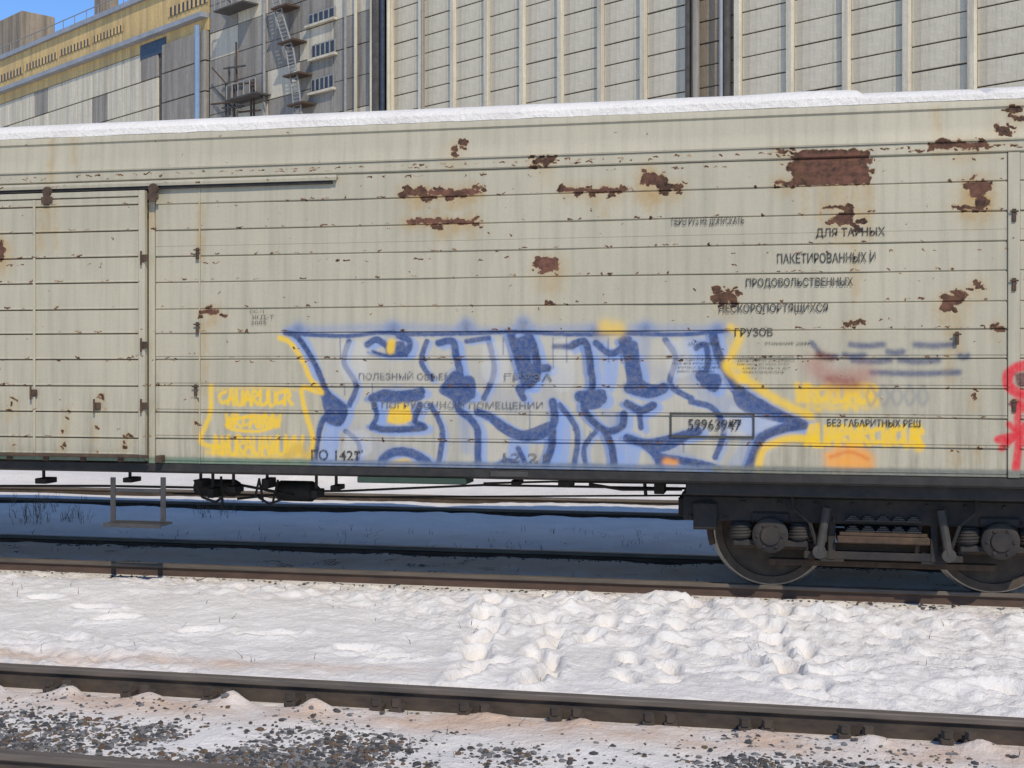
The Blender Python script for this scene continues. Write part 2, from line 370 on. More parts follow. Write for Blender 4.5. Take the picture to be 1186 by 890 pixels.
for i in range(9):   # the big red-brown patch
    xa, xb = 908 + random.uniform(0, 14) + i * .8, 1012 - random.uniform(0, 14); yy = 178 + i * 4.3
    addch(D0, [(xa, yy + 1), ((xa + xb) / 2, yy), (xb, yy - .5)], 2.7, .95, 2.5)
    if i % 3: addch(P0, [(xa + 12, yy), (xb - 4, yy)], 3, .9, 4)
for i in range(16): x = random.uniform(925, 1010); addch(S0, [(x, 205), (x, 225), (x + random.uniform(-2, 2), 236 + random.uniform(0, 30))], 2.4, .85, 4)
for (x, y, l) in ((52, 240, 50), (68, 242, 42), (60, 238, 30), (176, 238, 25), (506, 222, 40), (545, 230, 45), (700, 228, 22), (752, 215, 30), (990, 235, 110), (950, 220, 60), (975, 216, 55), (1006, 216, 60), (932, 216, 30), (1110, 348, 60), (1130, 232, 30), (236, 365, 90), (232, 240, 60), (1100, 380, 60), (640, 318, 25), (85, 150, 40), (60, 155, 60), (1085, 130, 30)):
    addch(S0, [(x, y), (x + random.uniform(-1, 1), y + l / 2), (x, y + l)], 3.2, .75, 6)
for i in range(800):  # chips along the grooves and the top strip
    x = random.uniform(-150, 1300); line = random.choice([190, 190, 190, 193, 203, 226, 258, 290, 321, 354, 384, 416, 449, 481, 513, 420, 300])
    y = line - 1.5 + (x - 593) * (line - 424) / 7000
    addch(D0, [(x, y), (x + random.uniform(1, 5), y)], random.uniform(.3, 1.1), random.uniform(.6, 1), 1.0)
for i in range(260):
    x, y = random.uniform(-100, 1300), random.uniform(150, 520); addch(D0, [(x, y), (x + 1, y + random.uniform(-1, 1))], random.uniform(.2, .8), .9, .8)
for i in range(26):
    x = random.choice([18, 48, 78, 118, 150, 230, 1105, 1130]) + random.uniform(-5, 5); y = random.uniform(440, 525)
    addch(D0, [(x, y), (x + random.uniform(0, 4), y + random.uniform(0, 3))], random.uniform(.8, 2.4), .9, 1.5); addch(S0, [(x, y), (x, y + 14)], 3, .6, 6)
rm = np.stack([rust_map[0], rust_map[1], rust_map[2], np.ones((TH, TW), np.float32)], -1)
img2 = bpy.data.images.new("side_rust", TW, TH, alpha=True, float_buffer=True); img2.colorspace_settings.name = 'Non-Color'
img2.pixels.foreach_set(rm.reshape(-1).astype(np.float32)); img2.update(); img2.pack()
del rm, rust_map, paint
def wagon_paint():
    m, nt, b = mat("wagon_side_paint")
    uv = N(nt, "ShaderNodeUVMap"); uv.uv_map = "UVMap"
    # small noise warp gives ragged spray and chip edges
    nz = N(nt, "ShaderNodeTexNoise"); nz.inputs['Scale'].default_value = 16; nz.inputs['Detail'].default_value = 8; nz.inputs['Roughness'].default_value = .62
    tc = N(nt, "ShaderNodeTexCoord"); nt.links.new(tc.outputs['Object'], nz.inputs['Vector'])
    v1 = N(nt, "ShaderNodeVectorMath", operation='SUBTRACT'); nt.links.new(nz.outputs['Color'], v1.inputs[0]); v1.inputs[1].default_value = (.5, .5, .5)
    v2 = N(nt, "ShaderNodeVectorMath", operation='MULTIPLY'); nt.links.new(v1.outputs[0], v2.inputs[0]); v2.inputs[1].default_value = (.0085, .030, 0)
    v3 = N(nt, "ShaderNodeVectorMath", operation='ADD'); nt.links.new(uv.outputs[0], v3.inputs[0]); nt.links.new(v2.outputs[0], v3.inputs[1])
    v4 = N(nt, "ShaderNodeVectorMath", operation='MULTIPLY_ADD'); nt.links.new(v1.outputs[0], v4.inputs[0]); v4.inputs[1].default_value = (.0012, .005, 0); nt.links.new(uv.outputs[0], v4.inputs[2])
    t1 = N(nt, "ShaderNodeTexImage"); t1.image = img; t1.interpolation = 'Cubic'; nt.links.new(v4.outputs[0], t1.inputs[0]); t1.extension = 'CLIP'
    t2 = N(nt, "ShaderNodeTexImage"); t2.image = img2; nt.links.new(v3.outputs[0], t2.inputs[0]); t2.extension = 'CLIP'
    big = noise(nt, .7, 5, .6); fine = noise(nt, 60, 4, .6); streak = noise(nt, 2.2, 6, .62, stretch=(6, 1, .35))
    c = mix(nt, ramp(nt, big, [(.3, 0.), (.7, 1.)]), (.485, .435, .315), (.42, .38, .28))
    c = mix(nt, ramp(nt, streak, [(.45, 0.), (.72, .5)]), c, (.29, .27, .20))
    c = mix(nt, ramp(nt, fine, [(.35, 0.), (.7, .16)]), c, (.22, .22, .19))
    low = N(nt, "ShaderNodeSeparateXYZ"); nt.links.new(tc.outputs['Object'], low.inputs[0])
    gm = noise(nt, 5, 7, .7, stretch=(3, 1, .25)); gr = N(nt, "ShaderNodeMapRange"); nt.links.new(low.outputs[2], gr.inputs[0]); gr.inputs[1].default_value = 2.0; gr.inputs[2].default_value = .95; gr.inputs[3].default_value = .12; gr.inputs[4].default_value = 1.0
    c = mix(nt, math_(nt, 'MULTIPLY', math_(nt, 'MULTIPLY', ramp(nt, gm, [(.44, 0.), (.66, 1.)]), gr.outputs[0]), .55), c, (.17, .15, .115))
    pit = noise(nt, 85, 4, .8); c = mix(nt, ramp(nt, pit, [(.66, 0.), (.71, .6)]), c, (.14, .10, .07))
    s = N(nt, "ShaderNodeSeparateColor"); nt.links.new(t2.outputs['Color'], s.inputs[0])
    sn = math_(nt, 'MULTIPLY', s.outputs[1], ramp(nt, noise(nt, 9, 6, .65), [(.3, .25), (.65, 1.)]))
    c = mix(nt, math_(nt, 'MULTIPLY', sn, .85), c, (.38, .235, .07))
    g = ramp(nt, noise(nt, 30, 5, .7), [(.25, .72), (.6, 1.)])
    c = mix(nt, math_(nt, 'MULTIPLY', t1.outputs['Alpha'], g), c, t1.outputs['Color'])
    edge = math_(nt, 'ADD', s.outputs[0], math_(nt, 'MULTIPLY', math_(nt, 'SUBTRACT', noise(nt, 45, 6, .7), .5), .7))
    ring = ramp(nt, edge, [(.22, 0.), (.36, .75), (.5, 1.)])
    c = mix(nt, math_(nt, 'MULTIPLY', ring, .7), c, (.30, .155, .06))
    rmask = ramp(nt, edge, [(.47, 0.), (.53, 1.)])
    rc = mix(nt, ramp(nt, noise(nt, 20, 8, .75), [(.38, 0.), (.62, 1.)]), (.022, .016, .013), (.13, .065, .035))
    rc = mix(nt, math_(nt, 'MULTIPLY', s.outputs[2], ramp(nt, noise(nt, 12, 6, .7), [(.35, .1), (.65, .95)])), rc, (.20, .085, .06))
    c = mix(nt, rmask, c, rc)
    nt.links.new(c, b.inputs['Base Color'])
    nt.links.new(math_(nt, 'ADD', math_(nt, 'MULTIPLY', rmask, .35), .52), b.inputs['Roughness'])
    b.inputs['Specular IOR Level'].default_value = .3
    h = math_(nt, 'SUBTRACT', math_(nt, 'ADD', math_(nt, 'MULTIPLY', noise(nt, 1.6, 3, .5), 1.4), math_(nt, 'MULTIPLY', fine, .05)), math_(nt, 'MULTIPLY', rmask, .06))
    bump(nt, b, h, .35, .02)
    return m
M_SIDE = wagon_paint()
M_BLACK = simple("underframe_black", (.012, .012, .013), (.035, .03, .026), 9, .75, 0, .4, .01)
M_FRAME = simple("bogie_grime", (.012, .012, .015), (.042, .033, .026), 7, .8, 0, .5, .01)
M_RUSTD = simple("dark_rust", (.045, .028, .02), (.10, .06, .035), 14, .85, 0, .5, .008)
M_STEEL = simple("wheel_tread_steel", (.28, .27, .25), (.42, .40, .37), 20, .4, .7, .1, .002)
M_WHEEL = simple("wheel_rust", (.04, .03, .024), (.09, .065, .045), 10, .85, 0, .4, .006)
M_DKGREEN = simple("green_sill_paint", (.02, .045, .03), (.035, .06, .04), 6, .6, 0, .2, .004)
M_BRBOX = simple("grey_equipment", (.035, .034, .033), (.065, .058, .05), 8, .75, 0, .3, .005)
M_STEP = simple("step_iron", (.035, .035, .04), (.07, .065, .06), 12, .7, 0, .3, .003)
M_RAILWEB = simple("rail_web_rust", (.030, .024, .020), (.085, .060, .042), 16, .9, 0, .5, .004, stretch=(.4, 1, 1))
M_RAILTOP = simple("rail_head", (.085, .072, .06), (.17, .135, .105), 18, .55, .2, .2, .002, stretch=(.15, 1, 1))
M_RAILRUST = simple("rail_rust_brown", (.05, .032, .024), (.10, .06, .042), 14, .85, 0, .4, .003, stretch=(.3, 1, 1))
def snow_mat(name, dirt=True):
    m, nt, b = mat(name)
    tc = N(nt, "ShaderNodeTexCoord")
    c = mix(nt, ramp(nt, noise(nt, 2.2, 6, .6), [(.3, 0.), (.75, 1.)]), (.84, .79, .72), (.72, .675, .61))
    if dirt:
        at1 = N(nt, "ShaderNodeAttribute", attribute_name="sand"); at2 = N(nt, "ShaderNodeAttribute", attribute_name="bare")
        sf = math_(nt, 'MULTIPLY', at1.outputs['Fac'], ramp(nt, noise(nt, 2.6, 6, .62), [(.30, .15), (.62, 1.)]))
        c = mix(nt, math_(nt, 'MULTIPLY', sf, .95), c, (.62, .44, .31))
        spk = ramp(nt, noise(nt, 46, 5, .75), [(.60, 0.), (.66, 1.)])
        c = mix(nt, math_(nt, 'MULTIPLY', spk, math_(nt, 'MULTIPLY', at1.outputs['Fac'], .45)), c, (.16, .11, .08))
        spk2 = ramp(nt, noise(nt, 30, 6, .75), [(.64, 0.), (.70, 1.)])
        c = mix(nt, math_(nt, 'MULTIPLY', spk2, .5), c, (.25, .23, .21))
        e = math_(nt, 'ADD', at2.outputs['Fac'], math_(nt, 'MULTIPLY', math_(nt, 'SUBTRACT', noise(nt, 34, 6, .7), .5), 1.0))
        bm_ = ramp(nt, e, [(.48, 0.), (.56, 1.)])
        dc = mix(nt, ramp(nt, noise(nt, 60, 4, .7), [(.35, 0.), (.65, 1.)]), (.03, .024, .02), (.12, .095, .075))
        c = mix(nt, bm_, c, dc)
    nt.links.new(c, b.inputs['Base Color']); b.inputs['Roughness'].default_value = .75
    b.inputs['Specular IOR Level'].default_value = .25
    h = math_(nt, 'ADD', math_(nt, 'MULTIPLY', noise(nt, 22, 6, .6), 1.), math_(nt, 'MULTIPLY', noise(nt, 120, 3, .6), .25))
    bump(nt, b, h, .75, .028)
    return m
M_SNOW = snow_mat("trodden_snow"); M_SNOWC = snow_mat("clean_snow", False)
# ------------------------------------------------------------------ the ground: one snow sheet
YN, YF, YB, YA, YD, YC = 5.42, 7.0, 10.87, 12.40, 15.9, 17.42      # the six rails
def vnoise(x, y, seed):
    xi = np.floor(x).astype(np.int64); yi = np.floor(y).astype(np.int64); xf = x - xi; yf = y - yi
    def h(a, b):
        n = (a * 374761393 + b * 668265263 + seed * 1442695041) & 0x7fffffff
        n = (n ^ (n >> 13)) * 1274126177 & 0x7fffffff
        return ((n ^ (n >> 16)) & 0xffff) / 65535.0
    u = xf * xf * (3 - 2 * xf); v = yf * yf * (3 - 2 * yf)
    return (h(xi, yi) * (1 - u) + h(xi + 1, yi) * u) * (1 - v) + (h(xi, yi + 1) * (1 - u) + h(xi + 1, yi + 1) * u) * v
def fbm(x, y, s, o=4, seed=1, g=.5):
    t = 0; a = 1; n = 0
    for k in range(o): t = t + a * vnoise(x * s * 2 ** k + 17.3 * k, y * s * 2 ** k - 9.1 * k, seed + k); n += a; a *= g
    return t / n
def axis(lo, hi, step, far, n):
    a = list(np.arange(lo, hi, step)); e = [hi + (far - hi) * (i / n) ** 2.6 for i in range(0, n + 1)]
    s = [lo - (far + lo) * (i / n) ** 2.6 for i in range(n, 0, -1)]
    return np.array(s + a + e)
xs = axis(-8.6, 4.4, .026, 500, 40)
ya = np.concatenate([[-500, -200, -80, -30, -10, -3, 0, 2, 3.2, 4, 4.4], np.arange(4.6, 11.4, .026), np.arange(11.4, 22, .06), 22 + (900 - 22) * (np.arange(0, 41) / 40) ** 2.6])
GX, GY = np.meshgrid(xs, ya)
def sstep(a, b, x): t = np.clip((x - a) / (b - a), 0, 1); return t * t * (3 - 2 * t)
SLEEP = .52; SX0 = -.08
def heights(X, Y):
    Z = np.full(X.shape, -.115)
    # between the near track and the wagon's track
    m1 = sstep(YF + .02, YF + .12, Y) * (1 - sstep(YB - .25, YB - .05, Y))
    lump = fbm(X, Y, 1.1, 3, 3); rough = fbm(X, Y, 4.2, 3, 9); r2 = fbm(X * .8 + Y * .5, Y, 9, 3, 21); r3 = fbm(X, Y, 21, 2, 33)
    tramp = sstep(.42, .58, fbm(X + .3, Y * 1.4, .55, 2, 40) + .22 * sstep(9.0, 10.0, Y) + .12 * sstep(-1.2, 1.2, X) - .14 * sstep(-1.0, -3.5, X) * (1 - sstep(8.8, 9.6, Y)))
    Z += m1 * (.085 + .06 * (lump - .5) + tramp * (.05 * (rough - .5) + .055 * (r2 - .5)) + .022 * (r2 - .5) + .02 * (rough - .5) + (.014 + .02 * tramp) * (r3 - .5))
    bank = np.exp(-((Y - 9.7) / .40) ** 2); Z += m1 * bank * (.06 * rough + .0); Z -= m1 * .075 * sstep(10.0, 10.45, Y)
    bank2 = np.exp(-((Y - 7.35) / .25) ** 2); Z += m1 * bank2 * (-.015 + .03 * lump)
    # between the near rails: snow with stones
    m0 = 1 - sstep(YF - .1, YF, Y)
    Z += m0 * (.03 * (rough - .5) + .02 * (r2 - .5) + .02 * (lump - .5)) + m0 * .005
    d = ((X - SX0) / SLEEP) % 1.0; d = np.minimum(d, 1 - d) * SLEEP; dd = ((X - SX0 - .10) / SLEEP) % 1.0; dd = np.minimum(dd, 1 - dd) * SLEEP; dd = dd * (1 + .5 * (vnoise(X * 6, Y * 6, 81) - .5)); cap = np.exp(-(dd / .085) ** 2) * np.exp(-((Y - (YF - .15)) / .09) ** 2); Z += cap * (.0 + .085 * vnoise(np.floor((X - SX0) / SLEEP + .5), Y * 0, 5) * (.6 + .8 * fbm(X, Y, 7, 2, 71)))
    d2 = .5 * SLEEP - d
    hol = np.exp(-((d2 - .06) / .11) ** 2) * np.exp(-((Y - (YF - .10)) / .045) ** 2); Z -= hol * .03
    # inside the wagon's track and behind
    m2 = sstep(YB, YB + .1, Y) * (1 - sstep(YA - .1, YA, Y)); Z += m2 * (.055 + .05 * (lump - .5) + .035 * (rough - .5))
    m3 = sstep(YA, YA + .15, Y); Z += m3 * (.045 + .10 * (fbm(X, Y, .7, 3, 77) - .5) + .03 * (rough - .5))
    Z += sstep(YC + .1, 20, Y) * (1 - sstep(24, 40, Y)) * (.05 + .75 * np.clip(fbm(X, Y, .55, 3, 51) - .42, 0, 1))
    # no snow over the rail heads
    for yr in (YN, YF, YB, YA, YD, YC):
        near = np.exp(-((Y - yr) / .09) ** 4); Z = Z * (1 - near) + near * np.minimum(Z, -.11 if yr > YF else -.14)
    return Z
Z = heights(GX, GY)
def foot(X, Y, ang, s=1.0, dep=.055):
    global Z
    c, s_ = math.cos(ang), math.sin(ang)
    ix = np.where((xs > X - .6) & (xs < X + .6))[0]; iy = np.where((ya > Y - .6) & (ya < Y + .6))[0]
    if len(ix) < 3 or len(iy) < 3: return
    sl_ = np.ix_(iy, ix); dx = GX[sl_] - X; dy = GY[sl_] - Y
    u = (dx * c + dy * s_) / (.16 * s); v = (-dx * s_ + dy * c) / (.075 * s); r = np.sqrt(u * u + v * v) * (1 + .25 * (fbm(GX[sl_], GY[sl_], 9, 2, 60) - .5))
    Z[sl_] += -dep * 1.5 * (1 - sstep(.35, 1.15, r)) + dep * .35 * np.exp(-((r - 1.35) / .28) ** 2)
def trail(pts, n, ang, s=1.0):
    for i in range(n):
        t = i / (n - 1) * (len(pts) - 1); k = min(int(t), len(pts) - 2); f = t - k
        x = pts[k][0] * (1 - f) + pts[k + 1][0] * f; y = pts[k][1] * (1 - f) + pts[k + 1][1] * f
        g = ground(x + random.uniform(-5, 5), y + random.uniform(-3, 3)); foot(g.x + (.07 if i % 2 else -.07), g.y, ang + random.uniform(-.4, .4), s, random.uniform(.04, .075))
trail([(550, 795), (560, 750), (575, 700)], 6, 1.4); trail([(630, 800), (636, 750), (650, 706)], 6, 1.45); trail([(728, 695), (790, 740), (930, 815)], 8, -.6)
trail([(770, 700), (850, 720), (980, 790)], 7, -.4); trail([(1000, 720), (1060, 760), (1150, 800)], 6, -.5); trail([(240, 735), (330, 740), (470, 770)], 5, .2)
trail([(890, 700), (915, 745), (930, 800)], 6, 1.6); trail([(680, 700), (700, 745), (740, 790)], 5, 1.7); trail([(60, 700), (140, 720)], 3, .3)
def rut(pts, wd, dep):
    global Z
    P = [ground(x, y) for x, y in pts]
    for a, b in zip(P[:-1], P[1:]):
        ix = np.where((xs > min(a.x, b.x) - .5) & (xs < max(a.x, b.x) + .5))[0]; iy = np.where((ya > min(a.y, b.y) - .02) & (ya < max(a.y, b.y) + .02))[0]
        if len(ix) < 3 or len(iy) < 3: continue
        sl_ = np.ix_(iy, ix); X, Y = GX[sl_], GY[sl_]; t = np.clip((Y - a.y) / (b.y - a.y + 1e-6), 0, 1)
        D = (X - (a.x + (b.x - a.x) * t)) + .10 * (fbm(X * 0 + 3, Y, 2.2, 2, 90) - .5)
        m = np.clip(.55 + .9 * np.sin(Y * 15 + 2.5 * fbm(X, Y, 1.5, 2, 91)), 0, 1) * sstep(0, .25, (Y - min(P[0].y, P[-1].y))) * sstep(0, .4, max(P[0].y, P[-1].y) - Y)
        Z[sl_] += m * (-dep * (1 - sstep(.5 * wd, wd, np.abs(D))) + dep * .16 * np.exp(-((np.abs(D) - 1.3 * wd) / (.4 * wd)) ** 2))
rut([(541, 798), (556, 742), (580, 694)], .10, .10); rut([(628, 803), (636, 745), (648, 715)], .09, .09); rut([(926, 812), (905, 765), (868, 715)], .10, .08); rut([(772, 800), (770, 750)], .09, .08)
# attributes
sand = np.exp(-((GY - 6.72) / .26) ** 2) * (.95 + .2 * (GX > -2)) + .8 * np.exp(-((GY - 7.42) / .14) ** 2) * (1 - sstep(-3.2, -1.5, GX)) + .30 * np.exp(-((GY - 10.2) / .25) ** 2) + .6 * np.exp(-((GY - 11.7) / .45) ** 2) + .35 * np.exp(-((GY - 13.6) / .6) ** 2) + .3 * np.exp(-((GY - 11.05) / .12) ** 2)
bare = np.zeros_like(GX)
d = ((GX - SX0) / SLEEP) % 1.0; sid = np.floor((GX - SX0) / SLEEP); d = d - .5
dc_ = ((GX - SX0 + .07) / SLEEP) % 1.0; dc_ = np.minimum(dc_, 1 - dc_) * SLEEP; bare += np.exp(-(dc_ / .13) ** 2) * np.exp(-((GY - (YF - .12)) / .06) ** 2) * (.25 + .9 * vnoise(np.floor((GX - SX0 + .07) / SLEEP + .5), GX * 0, 3))
st = np.exp(-((GY - 5.95) / .30) ** 4) * (sstep(.40, .60, fbm(GX, GY, 1.3, 3, 31)) * .6 + .2) ; bare += st * .72
bare += .42 * np.exp(-((GY - (YB - .10)) / .05) ** 2) + .3 * np.exp(-((GY - (YA - .12)) / .07) ** 2) * fbm(GX, GY, 3, 2, 8) + .35 * np.exp(-((GY - (YA + .12)) / .07) ** 2)
bare += .5 * (GY > YB + .1) * (GY < YA - .1) * sstep(.55, .70, fbm(GX, GY, 3.3, 4, 14)) + .42 * (GY > YA + .1) * (GY < 15) * sstep(.60, .74, fbm(GX, GY, 2.6, 4, 15)) + .45 * np.exp(-((GY - 10.45) / .2) ** 2) * sstep(.5, .65, fbm(GX, GY, 5, 3, 16))
nx, ny = len(xs), len(ya)
V = np.stack([GX, GY, Z], -1).reshape(-1, 3).astype(np.float32)
idx = np.arange(nx * ny).reshape(ny, nx); Q = np.stack([idx[:-1, :-1], idx[:-1, 1:], idx[1:, 1:], idx[1:, :-1]], -1).reshape(-1, 4)
me = bpy.data.meshes.new("snow_ground"); me.vertices.add(len(V)); me.vertices.foreach_set("co", V.reshape(-1))
me.loops.add(len(Q) * 4); me.loops.foreach_set("vertex_index", Q.reshape(-1).astype(np.int32)); me.polygons.add(len(Q))
me.polygons.foreach_set("loop_start", np.arange(0, len(Q) * 4, 4, dtype=np.int32)); me.update(calc_edges=True); me.validate()
for nm, arr in (("sand", sand), ("bare", bare)):
    a = me.attributes.new(nm, 'FLOAT', 'POINT'); a.data.foreach_set("value", np.clip(arr, 0, 1).reshape(-1).astype(np.float32))
me.shade_smooth(); go = link("snow_ground", me, M_SNOW); go['kind'] = 'structure'
def gz(x, y):
    i = int(np.clip(np.searchsorted(xs, x), 0, nx - 1)); j = int(np.clip(np.searchsorted(ya, y), 0, ny - 1)); return float(Z[j, i])
# ------------------------------------------------------------------ railway tracks
RP = [(-.075, -.18), (-.075, -.168), (-.02, -.155), (-.009, -.14), (-.009, -.05), (-.03, -.036), (-.0375, -.03), (-.0375, -.006), (-.031, 0), (.031, 0), (.0375, -.006), (.0375, -.03), (.03, -.036), (.009, -.05), (.009, -.14), (.02, -.155), (.075, -.168), (.075, -.18)]
def rail(y, parent, web, x0=-70, x1=60):
    mb = MB(); mb.extrude([(y + a, b) for a, b in RP], x0, x1, 40)
    o = part("rail", mb, web, parent); me = o.data; me.materials.append(M_RAILTOP)
    for p in me.polygons:
        c = p.center
        if c.z > -.034: p.material_index = 1
    return o
TR = []
for (ya_, yb_, lab, web) in ((YN, YF, "nearest railway track, its dark rails half buried in trodden snow", M_RAILWEB), (YB, YA, "middle railway track that the boxcar wheels stand on", M_RAILRUST), (YD, YC, "farthest railway track seen through the gap under the boxcar", M_RAILWEB)):
    t = empty("railway_track", (0, (ya_ + yb_) / 2, -.18), lab, "railway track", "parallel railway tracks in the snow"); TR.append(t)
    rail(ya_, t, web); rail(yb_, t, web)
# sleepers with clips under the nearest track, carrying snow
smb = MB(); smb.box(-.13, .13, -1.35, 1.35, -.2, 0, ch=.02); sm = smb.mesh("sleeper"); M_CONC = simple("sleeper_wood", (.035, .026, .02), (.075, .055, .04), 20, .9, 0, .5, .006, stretch=(1, .15, 1)); sm.materials.append(M_CONC)
cmb = MB(); cmb.box(-.10, .10, -.19, .0, -.012, .008, ch=.003)
for sx in (-.06, .06):
    cmb.tube((sx, -.125, 0), (sx, -.125, .125), .018, 8); cmb.lathe([(0, .13), (.03, .13), (.03, .092), (.0, .092)], (sx, -.125, 0), 'Z', 6)
    cmb.box(sx - .035, sx + .035, -.145, -.035, .05, .09, ch=.008)
cm = cmb.mesh("rail_clip"); cm.materials.append(M_RAILWEB)
TH_C = (YN + YF) / 2
for k in range(-18, 12):
    x = SX0 + k * SLEEP
    s = bpy.data.objects.new("sleeper", sm); COL.objects.link(s); s.parent = TR[0]; s.location = (x, 0, -.004)
    for yy in (YF - TH_C,):
        c = bpy.data.objects.new("rail_clip", cm); COL.objects.link(c); c.parent = s; c.location = (0, yy + random.uniform(-.01, .01), .008)
for tr in (1,):
    for k in range(-18, 12):
        s = bpy.data.objects.new("sleeper", sm); COL.objects.link(s); s.parent = TR[tr]; s.location = (SX0 + k * .545, 0, -.004)
# ------------------------------------------------------------------ ballast stones lying in the snow
def ico():
    bm = bmesh.new(); bmesh.ops.create_icosphere(bm, subdivisions=1, radius=1); bm.verts.index_update()
    v = np.array([list(q.co) for q in bm.verts]); f = np.array([[q.index for q in p.verts] for p in bm.faces]); bm.free(); return v, f
IV, IF = ico()
pts = []
while len(pts) < 30000:
    x = random.uniform(-6.5, 3.2); y = random.gauss(5.93, .26) if random.random() < .8 else random.uniform(5.3, 6.9)
    if y < 5.2 or y > 6.9: continue
    n = float(fbm(np.array(x), np.array(y), 1.3, 3, 31))
    if random.random() < (np.clip((n - .36) * 3.6, .04, 1)) * (1 if y < 6.4 else .35): pts.append((x, y, random.choice([random.uniform(.003, .010), random.uniform(.003, .009), random.uniform(.008, .019)])))
for i in range(1800): pts.append((random.uniform(-7.5, 4), random.choice([YB - .15, YB - .2, YA - .2, YA + .15, YB + .14]) + random.gauss(0, .06), random.uniform(.006, .016)))
SV = []; SF = []; SM = []
for k, (x, y, r) in enumerate(pts):
    v = IV * (1 + np.random.uniform(-.3, .3, IV.shape)) * np.array([r * random.uniform(.8, 1.5), r * random.uniform(.8, 1.3), r * random.uniform(.5, .9)])
    v = v + np.array([x, y, gz(x, y) + r * random.uniform(-.25, .3)]); SV.append(v); SF.append(IF + 12 * k); SM += [random.choice([0, 0, 1, 1, 2])] * 20
me = bpy.data.meshes.new("ballast_stones"); me.from_pydata(np.concatenate(SV).tolist(), [], np.concatenate(SF).tolist()); me.update()
for nm, a, b_ in (("stone_dark", (.035, .035, .035), (.075, .075, .075)), ("stone_grey", (.11, .105, .10), (.20, .195, .19)), ("stone_rusty", (.09, .055, .03), (.16, .11, .07))): me.materials.append(simple(nm, a, b_, 30, .9, 0, .2, .003))
me.polygons.foreach_set("material_index", np.array(SM, np.int32))
so_ = link("ballast_stones", me); so_['kind'] = 'stuff'; so_['label'] = "grey and rusty ballast stones showing through the snow between the nearest rails"; so_['category'] = "gravel"
# ------------------------------------------------------------------ dry weeds
M_WEED = simple("dry_weed", (.09, .065, .04), (.17, .13, .08), 9, .9, 0, 0)
wm = MB()
def weed(x, y, h, n):
    z = gz(x, y)
    for i in range(n):
        a = random.uniform(0, 6.28); l = h * random.uniform(.5, 1); lean = random.uniform(.1, .55)
        b = Vector((x + random.gauss(0, .03), y + random.gauss(0, .03), z - .01)); m_ = b + Vector((math.cos(a) * lean * l * .4, math.sin(a) * lean * l * .4, l * .6)); t = b + Vector((math.cos(a) * lean * l, math.sin(a) * lean * l, l))
        wm.tube(b, m_, .0028, 3, .0022, False); wm.tube(m_, t, .0022, 3, .0012, False)
        if random.random() < .5: wm.tube(m_, m_ + Vector((random.gauss(0, .03), random.gauss(0, .03), .04)), .0016, 3, .001, False)
for i in range(34):
    g = ground(random.uniform(15, 100), random.uniform(583, 606)); weed(g.x, g.y, random.uniform(.12, .28), 4)
for i in range(20):
    g = ground(random.uniform(230, 275), random.uniform(578, 600)); weed(g.x, g.y, random.uniform(.08, .2), 3)
for i in range(120):
    g = ground(random.uniform(0, 1180), random.uniform(612, 640)); weed(g.x, g.y, random.uniform(.03, .10), 2)
for i in range(70):
    g = ground(random.uniform(0, 1180), random.uniform(655, 700)); weed(g.x, g.y, random.uniform(.02, .07), 1)
for i in range(40):
    g = ground(random.uniform(0, 1180), random.uniform(700, 790)); weed(g.x, g.y, random.uniform(.02, .06), 1)
for i in range(40): weed(random.uniform(-5, 3), random.uniform(5.6, 6.8), random.uniform(.02, .05), 1)
wo = link("dry_weeds", wm.mesh("dry_weeds"), M_WEED); wo['kind'] = 'stuff'; wo['label'] = "thin dry brown weed stalks poking out of the snow beside the rails"; wo['category'] = "weeds"
# ------------------------------------------------------------------ the boxcar
TYC = (YB + YA) / 2; YS2 = 2 * TYC - YS
PIV = at(1018, 600, YB).x
XL, XR = PIV - 15.5, PIV + 2.85
wag = empty("freight_boxcar", (PIV - 6.4, TYC, 0), "long grey-beige railway boxcar with blue graffiti, rust patches and Cyrillic stencilling, snow on its roof", "boxcar")
ppm = 141.0
def zline(y593): return at(593, y593, YS).z
def uvside(o, matrix=None):
    me = o.data; uv = me.uv_layers.new(name="UVMap")
    co = np.empty(len(me.vertices) * 3, np.float32); me.vertices.foreach_get("co", co); co = co.reshape(-1, 3)
    li = np.empty(len(me.loops), np.int32); me.loops.foreach_get("vertex_index", li)
    u = (co[li, 0] - UX0) / (UX1 - UX0); v = (co[li, 2] - UZ0) / (UZ1 - UZ0)
    uv.data.foreach_set("uv", np.stack([u, v], -1).reshape(-1).astype(np.float32))
lines = [195.4, 226, 258, 290, 321.6, 354.5, 384.5, 416.3, 449, 481, 513, 544]
zl = [zline(y) for y in lines]
DX0, DX1 = at(-112, 400, YS).x, at(172, 400, YS).x        # the sliding door
XP1, XP2 = at(1167, 400, YS).x, at(1181, 400, YS).x       # post at the right
XM = at(232, 400, YS).x
